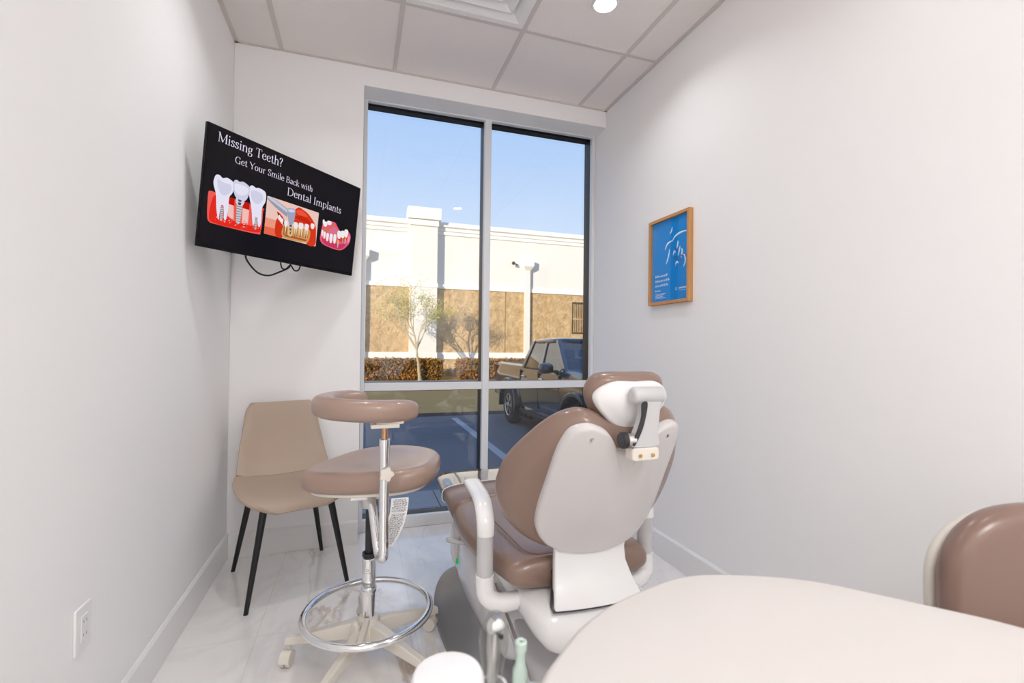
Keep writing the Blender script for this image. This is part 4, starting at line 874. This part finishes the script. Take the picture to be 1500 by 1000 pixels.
# neighbouring commercial building
YW = 24.5
bd = thing('shop_building', 'cream and tan stucco building with white cornice across the car park', 'building', (6, YW, GZ))
q = MB(); q.box(-14, 40, YW, YW + 6, 4.16, 7.1); q.build('upper_wall', M['cream'], bd, smooth=0)
q = MB(); q.box(-14, 40, YW - .02, YW + 6, -1, 4.17); w_ = q.build('lower_wall', M['tan'], bd, smooth=0)
for x in (-4.4, 7.6, 16.9):
    q = MB(); q.box(x - .03, x + .03, YW - .026, YW, .5, 4.16); q.build('joint', M['sunk'], w_, smooth=0)
q = MB()
pr = [(YW + .1, 6.96), (YW - .06, 6.96), (YW - .06, 7.12), (YW - .12, 7.16), (YW - .12, 7.30), (YW - .22, 7.36), (YW - .22, 7.54), (YW - .16, 7.60), (YW + .4, 7.60), (YW + .4, 6.96)]
q.prism(pr, -14, 40, lambda u, v, w: (w, u, v)); q.build('cornice', M['cornice'], bd, smooth=0)
q = MB(); q.box(-14, 40, YW - .09, YW, 4.13, 4.34); q.build('belt_course', M['cornice'], bd, smooth=0)
q = MB(); q.box(-14, 40, YW - .08, YW, .42, .78); q.build('base_course', M['cornice'], bd, smooth=0)
for x0 in (-13.6, 2.41, 18.4):
    x1 = x0 + 1.36; q = MB(); q.box(x0, x1, YW - .42, YW + .1, -.9, 7.4); pl_ = q.build('pilaster', M['cream'], bd, smooth=0)
    q = MB(); q.box(x0 - .06, x1 + .06, YW - .5, YW + .14, 7.25, 7.56); q.box(x0 - .17, x1 + .17, YW - .62, YW + .24, 7.56, 8.16); q.build('pilaster_cap', M['cornice'], pl_, smooth=0, bevel=.03)
    for z0, z1 in ((4.13, 4.34), (.42, .78)):
        q = MB(); q.box(x0 - .04, x1 + .04, YW - .46, YW, z0, z1); q.build('pilaster_band', M['cornice'], pl_, smooth=0)
for x in (.12, 8.82):
    q = MB(); q.box(x - .14, x + .14, YW - .24, YW - .03, -.9, 5.45); dsp = q.build('downspout', M['cream'], bd, smooth=0)
    q = MB(); T = lambda u, v, w: (x + u, w, v)
    q.loft([[(x + s * a, YW - y, z) for s, y in ((-1, .02), (1, .02), (1, d), (-1, d))] for a, d, z in ((.16, .26, 5.36), (.29, .42, 5.55), (.30, .42, 5.86), (.30, .42, 5.92))]); q.build('conductor_head', M['cornice'], dsp, smooth=0)
q = MB(); q.tube([(8.28, YW - .01, 5.66), (8.12, YW - .12, 5.68), (8.02, YW - .2, 5.72)], .035, 8); q.lathe([(.05, 0), (.09, .12), (.1, .16)], (8.03, YW - .2, 5.72), (-.5, -.7, -.25), 14); q.build('floodlight', M['dark'], bd)
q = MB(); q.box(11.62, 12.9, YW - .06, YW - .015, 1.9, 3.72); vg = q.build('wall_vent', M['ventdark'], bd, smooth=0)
q = MB()
for i in range(11): q.box(11.70 + i * .11, 11.745 + i * .11, YW - .085, YW - .055, 1.98, 3.6)
q.box(11.64, 12.9, YW - .09, YW - .05, 2.72, 2.78); q.build('vent_bars', M['tan'], vg, smooth=0)

# clipped hedge in two lengths, foliage of many small leaves around a woody core
M['leafA'] = mat('hedge_leaf_orange', S(176, 118, 44), .75, spec=.2); M['leafB'] = mat('hedge_leaf_brown', S(112, 76, 36), .75, spec=.2); M['leafC'] = mat('hedge_leaf_green', S(126, 116, 44), .75, spec=.2)
M['core'] = mat('hedge_core', S(58, 40, 24), .9)
def leaves(q, n, pos, size, rn, mats, wts):
    for i in range(n):
        p = Vector(pos(rn)); a = Vector((rn.gauss(0, 1), rn.gauss(0, 1), rn.gauss(0, 1))).normalized(); b_ = a.cross(Vector((rn.gauss(0, 1), rn.gauss(0, 1), rn.gauss(0, 1)))).normalized(); s = size * rn.uniform(.6, 1.35)
        q.add([p - a * s, p + b_ * s * .55, p + a * s, p - b_ * s * .55], [(0, 1, 2, 3)], rn.choices(mats, wts)[0])
def hedge(x0, x1, y0, y1, z0, z1, seed, label, n):
    rn = random.Random(seed); t = thing('hedge', label, 'hedge', ((x0 + x1) / 2, (y0 + y1) / 2, z0), group=None)
    q = MB(); rings = []
    for i in range(30):
        x = x0 + (x1 - x0) * i / 29; rings.append([(x, y0 + .12 + rn.uniform(-.05, .05), z0), (x, y0 + .1 + rn.uniform(-.06, .06), z1 - .16), (x, y0 + .25, z1 - .07 + rn.uniform(-.05, .03)), (x, y1 - .2, z1 - .07 + rn.uniform(-.05, .03)), (x, y1 - .1, z0)])
    q.loft(rings); q.build('branches', M['core'], t, smooth=0)
    def pos(r):
        f = r.random(); x = r.uniform(x0, x1)
        if f < .62: return (x, y0 + r.gauss(.06, .05), r.uniform(z0 + .02, z1))
        if f < .9: return (x, r.uniform(y0, y1), z1 - .03 + r.gauss(0, .035))
        return (r.choice((x0, x1)) + r.gauss(0, .05), r.uniform(y0, y1), r.uniform(z0, z1))
    q = MB(); leaves(q, n, pos, .055, rn, [0, 1, 2], [5, 3.5, 2.2]); o = q.build('foliage', [M['leafA'], M['leafB'], M['leafC']], t, smooth=0); o['kind'] = 'stuff'
hedge(-3.2, 3.66, 21.6, 22.7, GZ + .02, .50, 1, 'long rust-brown clipped hedge left of the bare gap', 7600)
hedge(4.55, 12.5, 21.6, 22.7, GZ + .02, .50, 2, 'rust-brown clipped hedge running behind the parked truck', 7600)

# small street tree in front of the wall
M['bark'] = mat('pale_bark', S(176, 160, 128), .85, var=.15, vscale=12)
M['leafY'] = mat('leaf_yellow_green', S(196, 186, 62), .7, spec=.2); M['leafG'] = mat('leaf_olive', S(150, 146, 54), .7, spec=.2)
tr = thing('street_tree', 'small pale-barked tree with sparse yellow leaves before the tan wall', 'tree', (2.62, 21.35, GZ + .02))
q = MB(); rn = random.Random(11); tips = []
def branch(p, d, L_, r, dep):
    pts = [p]; x = p.copy(); dd = d.copy()
    for i in range(5):
        dd = (dd + Vector((rn.gauss(0, .09), rn.gauss(0, .09), rn.gauss(.03, .05)))).normalized(); x = x + dd * (L_ / 5); pts.append(x.copy())
    q.tube(pts, [r * (1 - .11 * i) for i in range(6)], 6 if dep else 9)
    if dep >= 3: tips.extend(pts[2:]); return
    for k in range((3, 3, 3)[dep] if dep else 6):
        a = rn.uniform(0, 2 * PI) if dep else k * 2 * PI / 6 + rn.uniform(-.3, .3); sp_ = rn.uniform(.35, .6) if dep else rn.uniform(.3, .55)
        u_ = dd.cross(Vector((0, 0, 1)));  u_ = u_.normalized() if u_.length > .1 else Vector((1, 0, 0)); v_ = dd.cross(u_)
        nd = (dd + (u_ * math.cos(a) + v_ * math.sin(a)) * math.tan(sp_)).normalized()
        b0 = pts[-1] if (k % 2 == 0 or not dep) else pts[3]
        branch(b0, nd, L_ * rn.uniform(.62, .85) if dep else rn.uniform(1.0, 1.4), r * .52, dep + 1)
branch(Vector((2.62, 21.35, GZ)), Vector((.02, 0, 1)), 1.45, .085, 0)
q.tube([(2.62, 21.35, GZ - .05), (2.62, 21.35, GZ + .12)], [.15, .085], 10)
q.build('trunk', M['bark'], tr)
q = MB(); leaves(q, 3600, lambda r: (lambda t: (t.x + r.gauss(0, .16), t.y + r.gauss(0, .16), t.z + r.gauss(0, .12)))(r.choice(tips)), .036, rn, [0, 1], [3, 2]); fo = q.build('foliage', [M['leafY'], M['leafG']], tr, smooth=0); fo['kind'] = 'stuff'

# ---------------------------------------------------------------- dark pickup truck, nose towards the window
M['paint'] = mat('truck_paint', S(58, 62, 66), .16, metal=.35, coat=1)
M['truckdark'] = mat('truck_black_plastic', S(24, 24, 26), .55)
M['rubber'] = mat('tyre_rubber', S(30, 29, 30), .8)
M['alloy'] = mat('machined_alloy', (.75, .75, .76, 1), .25, metal=1)
M['tint'] = glass_mat('truck_window_glass', (.50, .52, .52, 1), 1.6, 0, 1.5)
M['cabin'] = mat('cabin_grey', S(48, 48, 50), .8)
M['headlamp'] = mat('headlamp_lens', S(210, 214, 220), .1, coat=1)
M['lampred'] = mat('tail_lamp_red', S(150, 20, 18), .2, coat=1)
tk = thing('pickup_truck', 'dark grey double-cab pickup truck parked nose-in outside the window', 'pickup truck', (3.96, 7.90, GZ), -PI / 2, world=False)
# local: +x forward, +y the truck's left, z up from the ground
RX, FX, AZ, WR = -1.62, 1.62, .39, .39
def zbot(x):
    z = .45 if -2.5 < x < 2.4 else .52
    for a in (RX, FX):
        d = abs(x - a)
        if d < .52: z = max(z, AZ + math.sqrt(max(0, .52 ** 2 - d * d)))
    return z
def ztop(x):
    if x < -.86: return 1.27
    if x < .98: return 1.235
    return 1.20 + (2.55 - x) / 1.57 * .07 if x < 2.4 else 1.20 - (x - 2.4) * .8
def hwid(x):
    w = .92
    if x > 1.9: w -= (x - 1.9) ** 2 * .22
    if x < -2.5: w -= .02
    return w
xs_ = sorted(set([-2.68, -2.62, -2.5, -.90, -.86, -.84, .96, .98, 1.0, 2.35, 2.45, 2.56, 2.62] + [round(-2.3 + .1 * i, 3) for i in range(48)] + [round(a + .52 * math.cos(math.radians(t)), 4) for a in (RX, FX) for t in range(0, 181, 12)]))
q = MB(); rings = []
for x in xs_:
    zb, zt, hw = zbot(x), ztop(x), hwid(x); zm = max(zb + .02, .92)
    half = [(hw - .10, zb), (hw - .03, zb + .02), (hw, max(zb + .04, .70)), (hw, max(zb + .05, zm)), (hw - .02, max(zb + .08, 1.10)), (hw - .055, zt - .035), (hw - .11, zt)]
    rings.append([(x, y, z) for y, z in half] + [(x, -y, z) for y, z in reversed(half)])
q.loft(rings); bdy = q.build('body', M['paint'], tk, smooth=30)
q = MB()   # bed opening and shut lines
q.box(-2.58, -.92, -.74, .74, 1.262, 1.274); q.build('bed_liner', M['truckdark'], bdy, smooth=0)
for s in (-1, 1):
    for x in (-.87, .10, 1.02):
        q = MB(); q.box(x - .006, x + .006, s * .905 - .017, s * .905 + .017, .52, 1.17); q.build('shut_line', M['truckdark'], bdy, smooth=0)
for s in (-1, 1):
    for x in (-.68, .24):
        q = MB(); q.lathe([(.016, -.09), (.02, -.08), (.02, .08), (.016, .09)], (x, s * .922, 1.055), (1, 0, 0), 12); q.build('door_handle', M['alloy'], bdy)
for a in (RX, FX):
    for s in (-1, 1):
        q = MB(); n = 20; out = [(a + .575 * math.cos(t), AZ + .575 * math.sin(t)) for t in [math.radians(-8 + 196 * i / n) for i in range(n + 1)]] + [(a + .50 * math.cos(t), AZ + .50 * math.sin(t)) for t in [math.radians(188 - 196 * i / n) for i in range(n + 1)]]
        q.prism(out, .84, .965, lambda u, v, w: (u, w * s, v)); q.build('fender_flare', M['paint'], bdy, smooth=40, bevel=.02)
    q = MB(); q.box(a - .5, a + .5, -.70, .70, .45, .90); q.build('wheel_well', M['truckdark'], tk, smooth=0)
# cab: roof, pillars, glass
def pillar(q, a, b_, w, d):
    a, b_ = Vector(a), Vector(b_); q.loft([[p + Vector((sx * w / 2, sy * d / 2, 0)) for sx, sy in ((-1, -1), (1, -1), (1, 1), (-1, 1))] for p in (a, b_)])
for s in (-1, 1):
    for x0, x1, w in ((1.16, .42, .10), (.10, -.02, .10), (-.86, -.70, .13)):
        q = MB(); pillar(q, (x0, s * .845, 1.21), (x1, s * .665, 1.745), w, .06); q.build('roof_pillar', M['paint'], bdy, smooth=0, bevel=.01)
q = MB(); q.loft([[(-.15 + u * k, v * k, z) for u, v in sup(.66, .72, 5, 40)] for k, z in ((.985, 1.70), (1.0, 1.735), (.97, 1.765), (.86, 1.785), (.5, 1.795))]); q.build('roof', M['paint'], bdy, smooth=60)
for s in (-1, 1):
    for x0, x1, x2, x3 in ((-.80, .06, -.05, -.66), (.14, 1.08, .42, .02)):
        q = MB(); q.loft([[(x0, s * .845, 1.225), (x1, s * .845, 1.225), (x2, s * .69, 1.70), (x3, s * .69, 1.70)], [(x0, s * .838, 1.225), (x1, s * .838, 1.225), (x2, s * .683, 1.70), (x3, s * .683, 1.70)]]); q.build('side_window', M['tint'], bdy, smooth=0)
q = MB(); q.loft([[(1.18, -.82, 1.215), (1.18, .82, 1.215), (.46, .66, 1.735), (.46, -.66, 1.735)], [(1.172, -.82, 1.215), (1.172, .82, 1.215), (.452, .66, 1.735), (.452, -.66, 1.735)]]); q.build('windscreen', M['tint'], bdy, smooth=0)
q = MB(); q.loft([[(-.86, -.80, 1.24), (-.86, .80, 1.24), (-.72, .66, 1.72), (-.72, -.66, 1.72)], [(-.852, -.80, 1.24), (-.852, .80, 1.24), (-.712, .66, 1.72), (-.712, -.66, 1.72)]]); q.build('rear_window', M['tint'], bdy, smooth=0)
for x in (-.55, .28):
    for s in (-1, 1):
        q = MB(); q.pillow(rrect(-.22, .22, 1.0, 1.40, .08), .12, .05, lambda u, v, w: (x + w - (v - 1.2) * .25, s * .36 + u, v)); q.pillow(rrect(-.12, .12, 1.42, 1.58, .05), .08, .03, lambda u, v, w: (x - .09 + w, s * .36 + u, v)); q.build('car_seat', M['cabin'], tk, smooth=60)
q = MB(); q.tube([(.62, -.38, 1.20), (.55, -.38, 1.25)], .02, 8); q.tube([(.54 + .17 * .4 * math.cos(t), .36 + .18 * math.sin(t), 1.27 + .16 * math.cos(t)) for t in [2 * PI * i / 24 for i in range(24)]], .014, 8, closed=True); q.build('steering_wheel', M['truckdark'], tk)
for s in (-1, 1):
    q = MB(); rings = [[(x, s * (1.0 + dy) + u, 1.275 + v) for u, v in sup(a, b_, 3.2, 24)] for x, dy, a, b_ in ((.66, .03, .06, .05), (.69, .03, .115, .085), (.75, .03, .12, .09), (.82, .025, .10, .075), (.86, .02, .05, .04))]
    q.loft(rings); mr = q.build('door_mirror', M['paint'], bdy, smooth=60)
    q = MB(); q.box(.68, .80, min(s * .83, s * .97), max(s * .83, s * .97), 1.20, 1.245); q.build('mirror_stalk', M['truckdark'], mr, smooth=0, bevel=.01)
# wheels with split-spoke alloys
for a in (RX, FX):
    for s in (-1, 1):
        q = MB(); q.lathe([(.235, -.12), (.33, -.125), (.372, -.11), (.39, -.075), (.39, .075), (.372, .11), (.33, .125), (.235, .12)], (a, s * .80, AZ), (0, s, 0), 44, caps=False); wh = q.build('wheel', M['rubber'], tk, smooth=30)
        q = MB(); q.lathe([(.237, .115), (.215, .10), (.20, .03), (.0, .03)], (a, s * .80, AZ), (0, s, 0), 40, mi=1, caps=False); q.lathe([(.236, .118), (.228, .122), (.216, .112)], (a, s * .80, AZ), (0, s, 0), 40, caps=False)
        for k in range(6):
            for o_ in (-.13, .13):
                t = k * PI / 3; c0 = (.05 * math.cos(t), .05 * math.sin(t)); c1 = (.222 * math.cos(t + o_), .222 * math.sin(t + o_)); nx, nz = -(c1[1] - c0[1]), c1[0] - c0[0]; L_ = math.hypot(nx, nz); nx, nz = nx / L_ * .013, nz / L_ * .013
                q.prism([(c0[0] + nx, c0[1] + nz), (c1[0] + nx, c1[1] + nz), (c1[0] - nx, c1[1] - nz), (c0[0] - nx, c0[1] - nz)], .80 + .085, .80 + .112, lambda u, v, w: (a + u, s * w, AZ + v))
        q.lathe([(.0, .09), (.055, .09), (.055, .118), (.045, .125), (.0, .125)], (a, s * .80, AZ), (0, s, 0), 24)
        q.build('rim', [M['alloy'], M['truckdark']], wh, smooth=30)
for s in (-1, 1):
    q = MB(); q.tube([(-1.0, s * .80, .40), (-.95, s * .86, .36), (1.0, s * .86, .36), (1.05, s * .80, .40)], .045, 10)
    for x in (-.55, .45): q.box(x - .2, x + .2, s * .89 - .07, s * .89 + .07, .255, .285); q.box(x - .17, x - .14, s * .86 - .02, s * .86 + .02, .27, .36); q.box(x + .14, x + .17, s * .86 - .02, s * .86 + .02, .27, .36)
    q.build('side_step', M['truckdark'], tk, smooth=30)
q = MB(); q.loft([[(x, y, z) for y, z in rrect(-w, w, z0, z1, .06)] for x, w, z0, z1 in ((2.50, .90, .46, .78), (2.66, .86, .47, .78), (2.74, .72, .50, .74))]); q.build('front_bumper', M['paint'], tk, smooth=40)
q = MB(); q.prism(rrect(-.50, .50, .80, 1.12, .06), 2.56, 2.66, lambda u, v, w: (w, u, v)); gr = q.build('grille', M['truckdark'], tk, smooth=0, bevel=.01)
for s in (-1, 1):
    q = MB(); q.prism(rrect(s * .68 - .16, s * .68 + .16, .95, 1.12, .03), 2.40, 2.60, lambda u, v, w: (w, u, v)); q.build('headlamp', M['headlamp'], tk, smooth=0, bevel=.01)
    q = MB(); q.box(-2.70, -2.60, s * .84 - .07, s * .84 + .07, .86, 1.2); q.build('tail_lamp', M['lampred'], tk, smooth=0)
q = MB(); q.box(-2.86, -2.66, -.86, .86, .52, .68); q.build('rear_bumper', M['truckdark'], tk, smooth=0, bevel=.02)
q = MB(); q.box(-2.4, 2.3, -.45, .45, .34, .55); q.build('chassis', M['truckdark'], tk, smooth=0)
# ---------------------------------------------------------------- sky, sun, camera
w = bpy.data.worlds.new('sky'); SC.world = w; w.use_nodes = True; nt = w.node_tree; bg = nt.nodes['Background']
tcw = nt.nodes.new('ShaderNodeTexCoord'); sx = nt.nodes.new('ShaderNodeSeparateXYZ'); rp = nt.nodes.new('ShaderNodeValToRGB')
nt.links.new(tcw.outputs['Generated'], sx.inputs[0]); nt.links.new(sx.outputs['Z'], rp.inputs['Fac']); nt.links.new(rp.outputs['Color'], bg.inputs['Color'])
cr = rp.color_ramp; cr.elements[0].position = 0; cr.elements[0].color = S(222, 236, 252); cr.elements[1].position = 1; cr.elements[1].color = S(104, 156, 236)
for p_, c_ in ((.22, S(206, 226, 251)), (.36, S(184, 212, 250)), (.52, S(160, 198, 246))):
    e_ = cr.elements.new(p_); e_.color = c_
bg.inputs['Strength'].default_value = 1.06
sun = bpy.data.lights.new('sun', 'SUN'); sun.energy = 4.9; sun.angle = math.radians(.6); sun.color = (1, .91, .75)
so = bpy.data.objects.new('sun', sun); COL.objects.link(so)
el = math.radians(12.5); az = math.radians(47)          # light travels towards +x, +y
d = Vector((math.sin(az) * math.cos(el), math.cos(az) * math.cos(el), -math.sin(el)))
so.rotation_euler = d.to_track_quat('-Z', 'Y').to_euler(); so.location = (-10, -10, 12)

f_px, yaw, pit, rol, ch_ = 683.724, .31595, .00942, .01146, 1.15835
fw = Vector((math.sin(yaw) * math.cos(pit), math.cos(yaw) * math.cos(pit), math.sin(pit))); r_ = Vector((math.cos(yaw), -math.sin(yaw), 0)); u_ = r_.cross(fw)
r2 = r_ * math.cos(rol) + u_ * math.sin(rol); u2 = -r_ * math.sin(rol) + u_ * math.cos(rol)
cam = bpy.data.cameras.new('camera'); co = bpy.data.objects.new('camera', cam); COL.objects.link(co)
cam.sensor_fit = 'HORIZONTAL'; cam.sensor_width = 36; cam.lens = f_px * 36 / 1500; cam.clip_start = .02; cam.clip_end = 300
mw = Matrix((r2, u2, -fw)).transposed().to_4x4(); mw.translation = Vector((0, 0, ch_)); co.matrix_world = mw
cam.dof.use_dof = True; cam.dof.focus_distance = 2.3; cam.dof.aperture_fstop = 4.0
SC.camera = co
SC.view_settings.view_transform = 'Standard'; SC.view_settings.look = 'None'; SC.view_settings.gamma = 1; SC.view_settings.exposure = 0; SC.view_settings.use_curve_mapping = False
SC.cycles.max_bounces = 12; SC.cycles.diffuse_bounces = 6; SC.cycles.transparent_max_bounces = 24; SC.cycles.sample_clamp_indirect = 6
